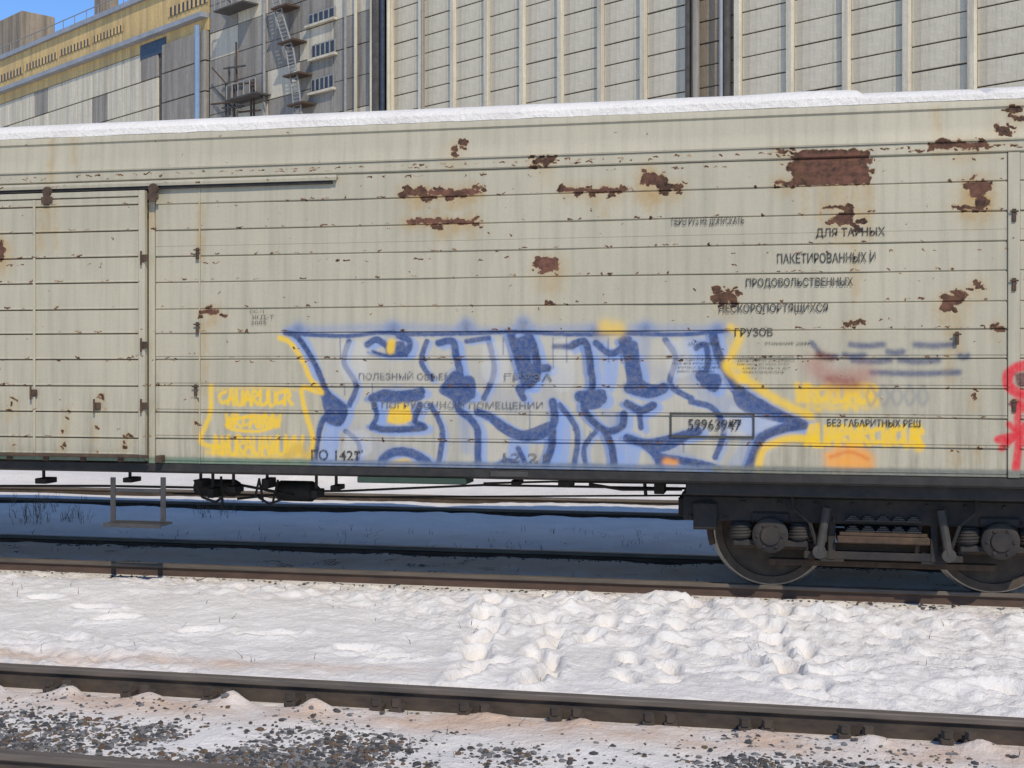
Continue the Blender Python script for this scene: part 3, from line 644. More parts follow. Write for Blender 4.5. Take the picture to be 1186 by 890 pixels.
def panel(x0, x1, k, y=YS, parent=wag):
    zt, zb = zl[k], zl[k + 1]; g = .006
    pr = [(y + .06, zt - .001), (y + .009, zt - .001), (y + .009, zt - g), (y, zt - g - .006)]
    if k >= 6:   # lower boards carry a second bead above the groove
        pr += [(y, zb + .030), (y + .006, zb + .027), (y + .006, zb + .023), (y - .003, zb + .019), (y - .003, zb + .008)]
    elif k == 2: pr += [(y, zb + .092), (y + .003, zb + .090), (y + .003, zb + .087), (y, zb + .085), (y, zb + .009)]
    else: pr += [(y, zb + .009)]
    pr += [(y + .009, zb + .002), (y + .06, zb + .002)]
    mb = MB(); mb.extrude(pr, x0, x1, max(1, int((x1 - x0) / .12)))
    # slight waviness of old sheet
    for i, (a, b, c) in enumerate(mb.v):
        if b < y + .03: mb.v[i] = (a, b + .0035 * math.sin(a * 1.9 + k * 1.7) + .002 * math.sin(a * 5.3 + k), c + .0015 * math.sin(a * 1.1 + k))
    o = part("side_panel", mb, M_SIDE, parent); uvside(o); return o
for k in range(11):
    panel(XL + .12, DX0 - .04, k); panel(DX1 + .07, XM - .012, k); panel(XM + .002, XP1 - .004, k); panel(XP2 + .004, XR - .12, k)
M_GAP = simple("grimy_gap_paint", (.12, .11, .09), (.07, .06, .05), 8, .9, 0, 0)
# core of the body behind the sheets: inner wall, ends and back
mb = MB(); mb.box(XL + .06, XR - .06, YS + .062, YS2 - .06, zl[-1] + .01, zl[0] + .25)
core = part("body_shell", mb, M_GAP, wag)
M_BACK = simple("plain_wagon_paint", (.33, .335, .28), (.28, .28, .235), 2, .6, 0, .3, .01)
mb = MB(); mb.box(XL + .05, XR - .05, YS2 - .058, YS2, zl[-1], zl[0] - .002); part("back_wall", mb, M_BACK, wag)
for x in (XL, XR): mb = MB(); mb.box(min(x, x + (.1 if x == XL else -.1)), max(x, x + (.1 if x == XL else -.1)), YS - .012, YS2 + .01, zl[-1], zl[0] - .001); part("end_wall", mb, M_BACK, wag)
# narrow strip with rivets, cornice and roof
zc = zline(182.6)
mb = MB(); mb.extrude([(YS + .05, zc - .003), (YS - .010, zc - .003), (YS - .012, zl[0] + .012), (YS + .0, zl[0] + .003), (YS + .05, zl[0] + .003)], XL, XR, 150)
o = part("top_strip", mb, M_SIDE, wag, False); uvside(o)
zt = zline(134); zlip = zline(146)
prof = [(YS + .06, zc), (YS - .022, zc), (YS - .026, zc + .012), (YS - .012, zc + .03), (YS - .002, (zc + zlip) / 2), (YS + .006, zlip - .01), (YS - .010, zlip), (YS - .006, zlip + .03), (YS + .012, zt), (YS + .05, zt + .03), (YS + .3, zt + .08), (YS + .3, zc)]
mb = MB(); mb.extrude(prof, XL - .02, XR + .02, 120); o = part("cornice", mb, M_SIDE, wag, True); uvside(o)
rp = [(YS + .302, zt + .06)] + [(YS + .302 + (YS2 - YS - .302) * i / 10, zt + .08 + .26 * math.sin(math.pi * (i / 10 * .9 + .1)) - .08) for i in range(0, 11)] + [(YS2, zc)] + [(YS + .302, zc)]
mb = MB(); mb.extrude(rp, XL, XR, 8); part("roof", mb, M_BACK, wag, True)
# thin dark seams drawn by real gaps: door rail (hood) above the door
zr = zline(199.5); XRL = at(392, 205, YS).x
mb = MB(); mb.extrude([(YS + .02, zr + .03), (YS - .055, zr + .018), (YS - .062, zr - .004), (YS - .056, zr - .028), (YS - .046, zr - .028), (YS - .046, zr - .006), (YS + .02, zr + .004)], DX0 - 1.7, XRL, 60)
o = part("door_rail", mb, M_SIDE, wag); uvside(o)
mb = MB(); mb.box(DX0 - 1.65, XRL - .05, YS - .040, YS - .004, zr - .052, zr - .030); part("door_track", mb, M_BLACK, wag)
# sliding door
door = None
DY = YS - .062
mb = MB(); zdt = zr - .065; zdb = zline(541)
for (a, b) in ((DX0, DX0 + .06), (DX1 - .06, DX1)): mb.box(a, b, DY - .012, YS - .016, zdb, zdt, ch=.006)
mb.box(DX0 + .062, DX1 - .062, DY - .008, YS - .02, zdt - .05, zdt, ch=.004); mb.box(DX0 + .062, DX1 - .062, DY - .008, YS - .02, zdb, zdb + .05, ch=.004)
door = part("sliding_door", mb, M_SIDE, wag); uvside(door)
for k in range(0, 11):
    a = zl[k] if k else zdt - .052; b = zl[k + 1] if k < 10 else zdb + .052
    mb = MB(); y = DY
    pr = [(y + .03, a - .002), (y + .012, a - .002), (y, a - .012), (y, b + .022), (y - .006, b + .016), (y - .006, b + .008), (y + .010, b + .003), (y + .03, b + .003)]
    mb.extrude(pr, DX0 + .063, DX1 - .063, 16); o = part("door_panel", mb, M_SIDE, door); uvside(o)
xv = at(45, 400, YS).x
mb = MB(); mb.box(xv - .012, xv + .012, DY - .016, DY - .0065, zdb + .06, zdt - .06, ch=.003); o = part("door_rib", mb, M_SIDE, door); uvside(o)
for px in (60, 182, -95):
    X = at(px, 210, YS).x
    mb = MB(); mb.lathe([(0, -.012), (.045, -.012), (.045, .012), (0, .012)], (X, DY - .004, zr - .055), 'Y', 16); mb.box(X - .03, X + .03, DY - .03, DY - .018, zr - .17, zr - .045, ch=.004)
    mb.box(X - .055, X + .055, DY - .022, DY - .0125, zr - .15, zr - .10, ch=.003)
    part("door_hanger", mb, M_RUSTD, door)
for (px, py) in ((172, 300), (172, 400), (172, 470), (45, 455), (118, 470)):
    X = at(px, py, YS).x; z = at(px, py, YS).z
    mb = MB(); mb.box(X - .035, X + .035, DY - .028, DY - .0125, z - .03, z + .03, ch=.004); mb.tube((X - .02, DY - .035, z - .06), (X - .02, DY - .035, z + .06), .009, 8)
    part("door_latch", mb, M_RUSTD, door)
# door post and right post with fittings
mb = MB(); mb.box(DX1 + .005, DX1 + .062, YS - .01, YS + .05, zl[-1], zr - .03, ch=.004); o = part("door_post", mb, M_SIDE, wag); uvside(o)
mb = MB(); mb.box(XP1, XP2, YS - .014, YS + .05, zl[-1] + .002, zl[0] - .002, ch=.004); o = part("side_post", mb, M_SIDE, wag); uvside(o)
mb = MB(); mb.box(XM - .010, XM, YS - .006, YS + .03, zl[-1] + .004, zl[0] - .003); o = part("panel_seam_strip", mb, M_SIDE, wag); uvside(o)
for (px, py) in ((230, 294), (230, 380), (228, 452), (1174, 250), (1174, 330), (1174, 470), (1108, 392)):
    q = at(px, py, YS); mb = MB(); mb.box(q.x - .014, q.x + .014, YS - .03, YS - .015, q.z - .05, q.z + .05, ch=.003); mb.tube((q.x - .03, YS - .032, q.z + .03), (q.x + .03, YS - .032, q.z + .03), .007, 6)
    part("tie_hook", mb, M_RUSTD, wag)
# box track below the door, at left
a = at(-80, 512, YS); b_ = at(178, 531, YS)
mb = MB(); mb.box(a.x, b_.x, YS - .13, YS - .085, b_.z + .01, b_.z + .035, ch=.004)
for i in range(7): x = a.x + .1 + i * .36; mb.box(x, x + .05, YS - .084, YS - .001, b_.z - .03, b_.z + .03, ch=.004)
part("lower_door_track", mb, M_RUSTD, wag)
# sills
zs0 = zl[-1]; zs1 = at(593, 556, YS).z
mb = MB(); mb.extrude([(YS + .02, zs0 - .002), (YS + .0, zs0 - .002), (YS + .0, zs1 + .02), (YS + .03, zs1), (YS + .10, zs1), (YS + .10, zs1 + .02), (YS + .03, zs1 + .02), (YS + .03, zs0 - .002)], XL, XR, 1)
part("side_sill", mb, M_BLACK, wag)
q0, q1 = at(413, 550, YS), at(539, 562, YS)
mb = MB(); mb.box(q0.x, q1.x, YS + .012, YS + .30, q1.z, zs1 + .001, ch=.006); part("battery_box", mb, M_DKGREEN, wag)
mb = MB(); mb.box(XL, XR, TYC - .18, TYC + .18, .82, zs0, ch=0); part("centre_sill", mb, M_BLACK, wag)
mb = MB(); mb.box(XL, XR, YS2 - .12, YS2 - .02, zs1, zs0 - .002); part("far_side_sill", mb, M_BLACK, wag)
for x in np.linspace(XL + 1, XR - 1, 14):
    mb = MB(); mb.box(x - .05, x + .05, YS + .12, YS2 - .14, zs1 + .03, zs0 - .004); part("cross_beam", mb, M_BLACK, wag)
# light box fitting on the sill between letters
q = at(590, 549, YS); mb = MB(); mb.box(q.x - .16, q.x + .16, YS - .016, YS - .002, q.z - .025, q.z + .02, ch=.004); part("sill_plate", mb, M_BRBOX, wag)
# brake gear seen in the gap
def prod(name, pts, r, m=M_BLACK, n=8): mb = MB(); mb.path([at(x, y, Y) for x, y, Y in pts], r, n); return part(name, mb, m, wag, True)
q = at(348, 569, 11.4); mb = MB(); mb.lathe([(0, -.22), (.09, -.22), (.10, -.2), (.10, .12), (.07, .16), (.03, .2), (0, .2)], q, 'X', 20); part("brake_cylinder", mb, M_BLACK, wag, True)
q = at(252, 565, 11.5); mb = MB(); mb.lathe([(0, -.24), (.06, -.23), (.085, -.18), (.085, .18), (.06, .23), (0, .24)], q, 'X', 20); part("air_reservoir", mb, M_BLACK, wag, True)
prod("brake_rod", [(0, 563, 11.3), (120, 563, 11.3), (230, 565, 11.3)], .012); prod("brake_rod", [(268, 560, 11.3), (300, 566, 11.3), (340, 574, 11.3)], .014)
prod("brake_rod", [(275, 578, 11.3), (330, 572, 11.3)], .012); prod("brake_rod", [(368, 569, 11.3), (396, 569, 11.3), (560, 562, 11.3), (800, 566, 11.3)], .011); prod("brake_lever", [(256, 552, 11.2), (258, 590, 11.2)], .013)
prod("brake_lever", [(300, 554, 11.2), (305, 582, 11.2)], .012); prod("brake_rod", [(682, 561, 11.2), (720, 567, 11.2), (790, 567, 11.2)], .014); prod("brake_lever", [(746, 553, 11.25), (748, 574, 11.25)], .016)
prod("brake_rod", [(560, 560, 10.9), (640, 558, 10.9), (800, 560, 10.9)], .01); prod("brake_lever", [(322, 556, 11.25), (316, 582, 11.25)], .012)
for (x, y, w_, h_) in ((232, 560, 10, 10), (246, 571, 8, 12), (270, 567, 12, 8), (309, 560, 9, 12), (366, 572, 8, 10), (389, 565, 10, 6), (655, 560, 16, 8), (598, 559, 10, 6), (764, 566, 12, 12), (150, 556, 12, 6), (50, 557, 16, 7)):
    q = at(x, y, 11.1); hw, hh = w_ / 260, h_ / 260
    mb = MB(); mb.box(q.x - hw, q.x + hw, 11.05, 11.25, q.z - hh, q.z + hh, ch=.006); mb.box(q.x - .012, q.x + .012, 11.1, 11.12, q.z, zs1 + .1); part("gear_bracket", mb, M_BLACK, wag)
prod("air_hose", [(225, 556, 11.0), (234, 576, 11.0), (250, 582, 11.0), (262, 572, 11.0)], .012); prod("air_hose", [(300, 556, 11.0), (296, 574, 11.0), (312, 584, 11.0), (328, 578, 11.0)], .012)
prod("brake_rod", [(200, 572, 11.6), (420, 576, 11.6), (800, 574, 11.6)], .009)
# hanging step below the door
mb = MB(); Yst = YS + .03
pA, pB, pC, pD = at(131, 553, Yst), at(131, 603, Yst), at(189, 603, Yst), at(189, 553, Yst)
for p, q in ((pA, pB), (pC, pD)): mb.box(min(p.x, q.x) - .024, min(p.x, q.x) + .024, Yst - .006, Yst + .006, min(p.z, q.z) - .02, max(p.z, q.z), ch=.002)
part("door_step", mb, M_STEP, wag)
mb = MB(); mb.box(pB.x - .03, pC.x + .03, Yst - .10, Yst + .12, pB.z - .03, pB.z - .012, ch=.003); mb.box(pB.x - .03, pC.x + .03, Yst - .112, Yst - .10, pB.z - .045, pB.z - .008); mb.box(pA.x + .03, pD.x - .03, Yst - .008, Yst + .008, at(131, 566, Yst).z - .03, at(131, 566, Yst).z, ch=.002)
part("step_tread", mb, M_STEP, wag)
# ------------------------------------------------------------------ bogies
WB = 1.78; WR = .475
def wheel_mesh():
    mb = MB(); mb.lathe([(.0, .02), (.10, .02), (.11, -.01), (.14, -.02), (.36, .03), (.395, .02), (.40, -.004), (.462, -.004), (WR, .006), (WR, .10), (WR + .028, .115), (WR + .026, .138), (.40, .142), (.38, .10), (.15, .06), (.10, .12), (0, .12)], (0, 0, 0), 'Y', 64)
    me = mb.mesh("wheel", True); me.materials.append(M_WHEEL); me.materials.append(M_STEEL)
    for p in me.polygons:
        r = math.hypot(p.center.x, p.center.z)
        if r > .455 and p.center.y < .11: p.material_index = 1
    return me
WM = wheel_mesh()
def bogie(xc):
    y0 = YB - .30                                  # near side frame
    fm = MB()
    for y in (y0, 2 * TYC - y0):
        zt_, zb_ = at(1047, 578, y0).z, at(1047, 608, y0).z
        fm.box(xc - 1.60, xc + 1.60, y - .06, y + .06, zb_, zt_, ch=.012)
        fm.box(xc - 1.61, xc + 1.61, y - .09, y + .09, zt_ + .002, zt_ + .018); 
        for s in (-1, 1): fm.box(xc + s * .62 - .04, xc + s * .62 + .04, y - .05, y + .05, zb_ - .22, zb_ - .001, ch=.006)
        fm.box(xc - .62, xc + .62, y - .045, y + .045, zb_ - .29, zb_ - .225, ch=.006)
    fm.box(xc - .2, xc + .2, y0 + .07, 2 * TYC - y0 - .07, .50, .80, ch=.02)
    for s in (-1, 1): fm.box(xc + s * 1.54 - .06, xc + s * 1.70 + .06, y0 + .07, 2 * TYC - y0 - .07, .60, .74, ch=.01)
    bo = part("bogie", fm, M_FRAME, wag)
    bm_ = MB(); bm_.box(xc - 1.56, xc + 1.40, YS + .12, y0 + .3, at(1047, 577, y0).z + .03, zs1 - .002, ch=.008); part("bolster_beam", bm_, M_BLACK, bo)
    for s in (-1, 1):
        wx = xc + s * WB / 2
        for side in (0, 1):
            o = bpy.data.objects.new("wheel", WM); COL.objects.link(o); o.parent = bo; ISPART.add(o.name)
            yy = YB - .035 if side == 0 else YA + .035
            o.location = (wx, yy, WR); o.rotation_euler = (0, random.uniform(0, 3), 0 if side == 0 else math.pi)
        am = MB(); am.tube((wx, y0 + .1, WR), (wx, 2 * TYC - y0 - .1, WR), .075, 14); part("axle", am, M_WHEEL, bo, True)
        for y, sg in ((y0, -1), (2 * TYC - y0, 1)):
            ab = MB(); ab.lathe([(0, -.17), (.075, -.168), (.085, -.15), (.12, -.148), (.145, -.13), (.15, .12), (.0, .13)], (wx, y, WR), 'Y', 24)
            for k in range(6):
                t = k * math.pi / 3; ab.lathe([(0, -.012), (.014, -.012), (.014, .0)], (wx + .1 * math.cos(t), y - .15, WR + .1 * math.sin(t)), 'Y', 6)
            ab.box(wx - .30, wx + .30, y - .09, y + .09, WR - .10, WR - .045, ch=.01); ab.box(wx - .16, wx + .16, y - .08, y + .08, WR + .10, WR + .19, ch=.02)
            part("axle_box", ab, M_FRAME, bo, True)
            for t in (-1, 1):
                sm_ = MB(); h = at(1047, 608, y0).z - (WR - .045) - .02
                sm_.helix((wx + t * .235, y - .03, WR - .03), .078, .021, 4.2, h - .02, 12, 6); sm_.lathe([(0, 0), (.085, 0), (.085, .018), (0, .018)], (wx + t * .235, y, WR - .045), 'Z', 16); sm_.lathe([(0, 0), (.085, 0), (.085, .018), (0, .018)], (wx + t * .235, y, WR - .045 + h), 'Z', 16)
                part("coil_spring", sm_, M_FRAME, bo, True)
        for t in (-1, 1):   # brake shoes and hangers
            sh = MB(); a0 = math.pi / 2 - t * math.pi / 2
            pr = []
            for i in range(7):
                a = a0 + (i - 3) * .11; pr.append((wx + (WR + .012) * math.cos(a), WR + .02 + (WR + .012) * math.sin(a)))
            for i in range(6, -1, -1):
                a = a0 + (i - 3) * .11; pr.append((wx + (WR + .06) * math.cos(a), WR + .02 + (WR + .06) * math.sin(a)))
            nn = len(pr); sh.add([(p[0], y, p[1]) for y in (YB - .03, YB + .06) for p in pr], [(i, (i + 1) % nn, nn + (i + 1) % nn, nn + i) for i in range(nn)] + [(6 - i, 7 + i + 1 if i < 6 else 7, 0, 0)[:0] or (i, i + 1, nn - 2 - i, nn - 1 - i) for i in range(6)] + [(nn + i, nn + nn - 1 - i, nn + nn - 2 - i, nn + i + 1) for i in range(6)])
            sh.path([(wx + t * (WR + .05), YB, WR + .05), (wx + t * (WR + .07), YB, .98)], .018, 6)
            part("brake_shoe", sh, M_RUSTD, bo)
    # leaf spring sets between the wheels
    for y in (y0, 2 * TYC - y0):
        for row in range(2):
            for k in range(5):
                xk = xc - .235 + k * .118; zk = WR + .045 + row * .085
                lm = MB()
                for j, ww in enumerate((.056, .042, .026)):
                    lm.box(xk - ww, xk + ww, y - .10, y + .10, zk + j * .016, zk + j * .016 + .013, ch=.002)
                part("leaf_spring", lm, M_BRBOX, bo)
        pm = MB(); pm.box(xc - .34, xc + .34, y - .11, y + .11, WR + .012, WR + .04, ch=.004); pm.box(xc - .36, xc + .36, y - .12, y + .12, WR - .05, WR + .010, ch=.01); part("spring_plank", pm, M_RUSTD, bo)
    for y in (y0, 2 * TYC - y0):
        for t in (-1, 1):
            vm = MB(); vm.tube((xc + t * .50, y - .13, WR - .12), (xc + t * .44, y - .13, WR + .24), .035, 10); vm.lathe([(0, -.03), (.055, -.03), (.055, .03), (0, .03)], (xc + t * .50, y - .13, WR - .12), 'Y', 12); part("damper", vm, M_BRBOX, bo, True)
            hm = MB(); hm.path([(xc + t * .72, y - .07, .86), (xc + t * .70, y - .13, .70), (xc + t * .58, y - .15, .60), (xc + t * .52, y - .1, .40)], .016, 6); part("brake_hose", hm, M_BLACK, bo, True)
            wm_ = MB(); wm_.box(xc + t * .40 - .03, xc + t * .40 + .03, y - .05, y + .05, .28, .78, ch=.006); wm_.box(xc + t * .40 - .10, xc + t * .40 + .10, y - .04, y + .04, .26, .33, ch=.006); part("hanger_link", wm_, M_FRAME, bo)
        for k in range(22):
            bm3 = MB(); xb = xc - 1.54 + k * .145; zb3 = at(1047, 593, y0).z + (.06 if k % 2 else -.07)
            if y == y0: bm3.lathe([(0, -.020), (.014, -.018), (.016, 0), (.016, .004)], (xb, y - .061, zb3), 'Y', 6); part("bolt_head", bm3, M_FRAME, bo)
        bt = MB(); bt.box(xc - 1.2, xc + 1.2, y + .07, y + .11, .34, .40, ch=.005); bt.box(xc - .9, xc + .9, y + .12, y + .2, .20, .25, ch=.005); part("brake_beam", bt, M_RUSTD, bo)
        for t in (-1, 1):
            sp_ = MB(); sp_.box(xc + t * 1.34, xc + t * 1.50, y - .1, y + .05, .52, .72, ch=.015); part("sand_bracket", sp_, M_FRAME, bo)
    lv = MB(); lv.path([(xc - .5, y0 + .16, .30), (xc - .1, y0 + .16, .24), (xc + .4, y0 + .16, .26), (xc + .6, y0 + .16, .42)], .016, 6); lv.path([(xc - .45, y0 + .18, .70), (xc - .52, y0 + .18, .25)], .02, 6); lv.path([(xc + .30, y0 - .02, .62), (xc + .26, y0 - .02, .3)], .02, 6)
    part("brake_rigging", lv, M_RUSTD, bo, True)
    return bo
bogie(PIV); bogie(PIV - 12.9)
# ------------------------------------------------------------------ snow on the roof
ny_ = 22; xsn = np.arange(XL + .03, XR - .03, .05); V = []; F = []
rng = lambda x: float(fbm(np.array(x), np.array(0.0), 1.3, 4, 13))
xt = at(1005, 108, YS).x; xg0, xg1 = at(1032, 108, YS).x, at(1046, 108, YS).x
for i, x in enumerate(xsn):
    if x < xt: th = .056 + .012 * rng(x) + (.014 * math.exp(-((x - xt + .45) / .35) ** 2)); th *= min(1, (xt - x) / .10 + .25)
    else: th = .028 + .016 * rng(x * 3)
    if at(1136, 108, YS).x < x < at(1150, 108, YS).x: th = .004
    for j in range(ny_):
        t = j / (ny_ - 1); y = YS - .006 + (t ** 1.6) * (YS2 - YS - .1)
        if y < YS + .302: zb = zt + .03 * min(1, (y - YS) / .05) + .05 * max(0, (y - YS - .05) / .25)
        else:
            q = (y - YS - .302) / (YS2 - YS - .302); zb = zt + .08 + .26 * math.sin(math.pi * (q * .9 + .1)) - .08
        e = min(1, t * 7.0) ** .5
        V.append((x, y + (.010 * (rng(x * 2.5) - .3)), max(zb, zt) + th * (.45 + .55 * e)))
    V.append((x, YS - .004 + .006 * rng(x * 3), zt - .022 - .012 * rng(x * 4)))
W_ = ny_ + 1
for i in range(len(xsn) - 1):
    F.append((i * W_ + ny_, i * W_, (i + 1) * W_, (i + 1) * W_ + ny_))
    for j in range(ny_ - 1): F.append((i * W_ + j, i * W_ + j + 1, (i + 1) * W_ + j + 1, (i + 1) * W_ + j))
mb = MB(); mb.add(V, F); rs = link("roof_snow", mb.mesh("roof_snow", True), M_SNOWC); rs['label'] = "long layer of white snow lying on the roof edge of the graffitied boxcar"; rs['category'] = "snow"
# ------------------------------------------------------------------ stencilled lettering
def ink(name, col, wear=.5):
    m, nt, b = mat(name); b.inputs['Roughness'].default_value = .7
    tr = N(nt, "ShaderNodeBsdfTransparent"); mx = N(nt, "ShaderNodeMixShader"); out = nt.nodes['Material Output']
    tc = N(nt, "ShaderNodeTexCoord"); f = ramp(nt, noise(nt, 55, 5, .7, tc.outputs['Object']), [(.36, wear), (.56, 1.)])
    b.inputs['Base Color'].default_value = (*col, 1)
    nt.links.new(f, mx.inputs[0]); nt.links.new(tr.outputs[0], mx.inputs[1]); nt.links.new(b.outputs[0], mx.inputs[2]); nt.links.new(mx.outputs[0], out.inputs[0])
    return m
M_INK = ink("stencil_ink", (.022, .022, .024), .45); M_INKF = ink("faded_stencil_ink", (.035, .035, .035), .25)
M_INKG = ink("overpainted_stencil_ink", (.13, .13, .15), .0)
def text(s, px, py, hpx, wpx, m=M_INK, slant=0.0, y=YS - .0115, bold=.014):
    cu = bpy.data.curves.new("lettering", 'FONT'); cu.body = s; cu.align_x = 'LEFT'; cu.size = 1; cu.resolution_u = 2; cu.offset = bold; cu.shear = slant
    o = bpy.data.objects.new("lettering", cu); COL.objects.link(o)
    bpy.context.view_layer.update(); dg = bpy.context.evaluated_depsgraph_get()
    me = bpy.data.meshes.new_from_object(o.evaluated_get(dg)); bpy.data.objects.remove(o); bpy.data.curves.remove(cu)
    co = np.array([v.co[:] for v in me.vertices]); mn, mx_ = co.min(0), co.max(0)
    a = at(px - wpx / 2, py + hpx / 2, YS); b = at(px + wpx / 2, py - hpx / 2, YS)
    for v in me.vertices:
        u = (v.co.x - mn[0]) / (mx_[0] - mn[0]); t = (v.co.y - mn[1]) / (mx_[1] - mn[1])
        zz = a.z + (at(px, py - hpx / 2, YS).z - at(px, py + hpx / 2, YS).z) * t
        v.co = (a.x + (b.x - a.x) * u, y, zz - (a.z - at(px, py + hpx / 2, YS).z))
    me.materials.clear(); me.materials.append(m)
    o = bpy.data.objects.new("lettering", me); COL.objects.link(o); o.parent = wag; o.location = -Vector(PINV[wag.name])
    return o
text("ПЕРЕГРУЗ НЕ ДОПУСКАТЬ", 820, 257, 11, 84, M_INKF)
text("ДЛЯ ТАРНЫХ", 985, 270, 12, 80)
text("ПАКЕТИРОВАННЫХ И", 957, 299, 12, 114)
text("ПРОДОВОЛЬСТВЕННЫХ", 926, 328, 12, 124)
text("НЕСКОРОПОРТЯЩИХСЯ", 896, 358, 12, 126)
text("ГРУЗОВ", 873, 385, 10, 44)
text("ОТКРЫВАНИЕ ДВЕРЬ", 912, 398.5, 4.5, 52, M_INKF, bold=0); text("ЗАПОР ДВЕРЬ", 815, 398.5, 4.5, 36, M_INKF, bold=0)
for i, (s1, s2) in enumerate((("ВЕДУЩИЙ С ОТКРЫТИЕМ ЗАПОРА", "УСТАНОВИТЬ С ОТКРЫВАНИЕ ДВЕРИ"), ("ЗАПОР ПОВЕРНУТЬ В ПАЗ РУЧКУ", "ЗАКРЫТЬ РУЧКУ ЗАПОРА ВНИЗ"), ("ПОДНЯТЬ РУЧКУ ВВЕРХ", "ПОВЕРНУТЬ ДО УПОРА РУЧКУ"), ("РУЧКУ ЗАПОРА", "ДВЕРЬ ОТКРЫТЬ ДО"), ("ЗАКРЫТЬ ДВЕРЬ ПЛОМБА", "УПОРА ПЛОМБИРОВАТЬ"))):
    text(s1, 806 + (i % 2) * 4, 412 + i * 4.6, 2.8, 64 - i * 5, M_INKF, bold=0); text(s2, 884 + (i % 2) * 3, 413.5 + i * 4.4, 2.8, 72 - i * 6, M_INKF, bold=0)
text("ПОЛЕЗНЫЙ ОБЪЕМ", 470, 435, 10, 108, M_INKG); text("ГРУЗА", 612, 437, 9, 56, M_INKG)
text("В ПОГРУЗОЧНОМ ПОМЕЩЕНИИ", 530, 470, 10, 198, M_INKG)
text("59963947", 828, 492, 13, 62)
for (xa, xb, ya_, yb_) in ((776, 874, 478.5, 480.2), (776, 874, 505.5, 507), (776, 778, 480.4, 505.3), (872, 874, 480.4, 505.3)):
    a = at(xa, yb_, YS); b = at(xb, ya_, YS); mb = MB(); mb.box(a.x, b.x, YS - .012, YS - .002, a.z, b.z); part("number_frame", mb, M_BRBOX, wag); text("125", 852, 489, 6, 14, bold=0)
text("БЕЗ ГАБАРИТНЫХ РЕШ", 1012, 490, 9, 108)
text("ГО 1421", 388, 527, 12, 54, M_INKF); text("м³", 416, 524, 6, 10, M_INKF)
text("12·21", 608, 530, 10, 50, M_INKG); text("ЖД-Т", 305, 368, 6, 26, M_INKF, bold=0); text("2005", 300, 374, 4, 18, M_INKF, bold=0); text("ОС-П", 298, 361, 4, 16, M_INKF, bold=0)
# ------------------------------------------------------------------ the grain elevator behind
UA = YAW + math.atan((CX + 844) / FPX)
UU = Vector((-math.sin(UA), math.cos(UA), 0)); NN = Vector((-UU.y, UU.x, 0))
if NN.dot(Vector((0, -1, 0))) < 0: NN = -NN
D0_ = 80.0; BP = Vector((-ST * D0_, CT * D0_, 0))
def fb(x, y, off=0.0):      # photo pixel -> (s, z) on the facade plane moved off metres outward
    d = ray(x, y); P = BP + NN * off; t = P.dot(NN) / Vector((d.x, d.y, 0)).dot(NN)
    q = Vector((d.x, d.y, 0)) * t - P; return q.dot(UU), CAM_Z + d.z * t
BM = Matrix(((UU.x, NN.x, 0, BP.x), (UU.y, NN.y, 0, BP.y), (0, 0, 1, 0), (0, 0, 0, 1)))   # local (s, out, z)
def bbox(s0, s1, o0, o1, z0, z1, ch=0.0, mb=None): mb = mb or MB(); mb.box(min(s0, s1), max(s0, s1), o0, o1, z0, z1, M=BM, ch=ch); return mb
def concrete(name, c1, c2, stain, sc=.22):
    m, nt, b = mat(name); big = noise(nt, sc, 7, .65, stretch=(1, 1, .45)); fi = noise(nt, 3.0, 6, .7)
    st = noise(nt, .8, 7, .7, stretch=(1.8, 1.8, .10))
    c = mix(nt, ramp(nt, big, [(.3, 0.), (.7, 1.)]), c1, c2); c = mix(nt, ramp(nt, st, [(.44, 0.), (.68, .8)]), c, stain)
    c = mix(nt, ramp(nt, fi, [(.4, 0.), (.75, .35)]), c, tuple(v * .6 for v in c2)); nt.links.new(c, b.inputs['Base Color'])
    b.inputs['Roughness'].default_value = .9; bump(nt, b, fi, .5, .08); return m
M_CA = concrete("silo_concrete", (.66, .595, .455), (.57, .51, .395), (.33, .28, .21))
M_CB = concrete("stained_concrete", (.34, .31, .265), (.25, .225, .19), (.12, .105, .09), .3)
M_CY = concrete("ochre_render", (.70, .49, .20), (.58, .40, .17), (.30, .22, .12))
M_CJ = simple("dark_joint", (.05, .045, .04), (.09, .085, .08), 2, .9, 0, 0)
M_CBR = concrete("brown_stained_concrete", (.36, .28, .19), (.30, .24, .17), (.09, .07, .055))
M_WIN = simple("dark_window_glass", (.02, .025, .035), (.05, .055, .07), 3, .25, 0, 0)
M_WFR = simple("pale_window_frame", (.30, .30, .29), (.22, .21, .20), 4, .7, 0, 0)
M_BLUE = simple("blue_downpipe", (.16, .24, .36), (.22, .30, .42), 2, .5, 0, 0)
M_GREY = simple("grey_metal_sheet", (.33, .34, .36), (.24, .25, .27), 1, .6, .1, .1, .02)
bp0 = tuple(BP)
silo = empty("silo_building", bp0, "tall pale concrete grain silo wall with vertical ribs filling the top right background", "silo")
s_l = fb(446, 60)[0]; s_r = fb(1127, 60)[0]
ribpx = [483, 526, 569, 612, 655, 704, 753, 811, 867, 923, 985, 1055, 1127]
ss = [fb(p, 60)[0] for p in ribpx]; step = (ss[1] - ss[-1]) / 11.0
ribs = [ss[-1] + step * k for k in range(-10, 14)]
zt_s = 38.0; ROW = 1.22; RW = .20
part("silo_core", bbox(ribs[0] - 1, ribs[-1] + .2, -14, -.10, 0, zt_s), M_CJ, silo)
part("lower_wall", bbox(ribs[0] - 1, ribs[-1] + .2, -.098, 0, 0, 13.6), M_CA, silo)
part("silo_roof", bbox(ribs[0] - 1.5, ribs[-1] + .6, -14.5, .6, zt_s + .002, zt_s + .5), M_CA, silo)
pw = step - 2 * RW - .0
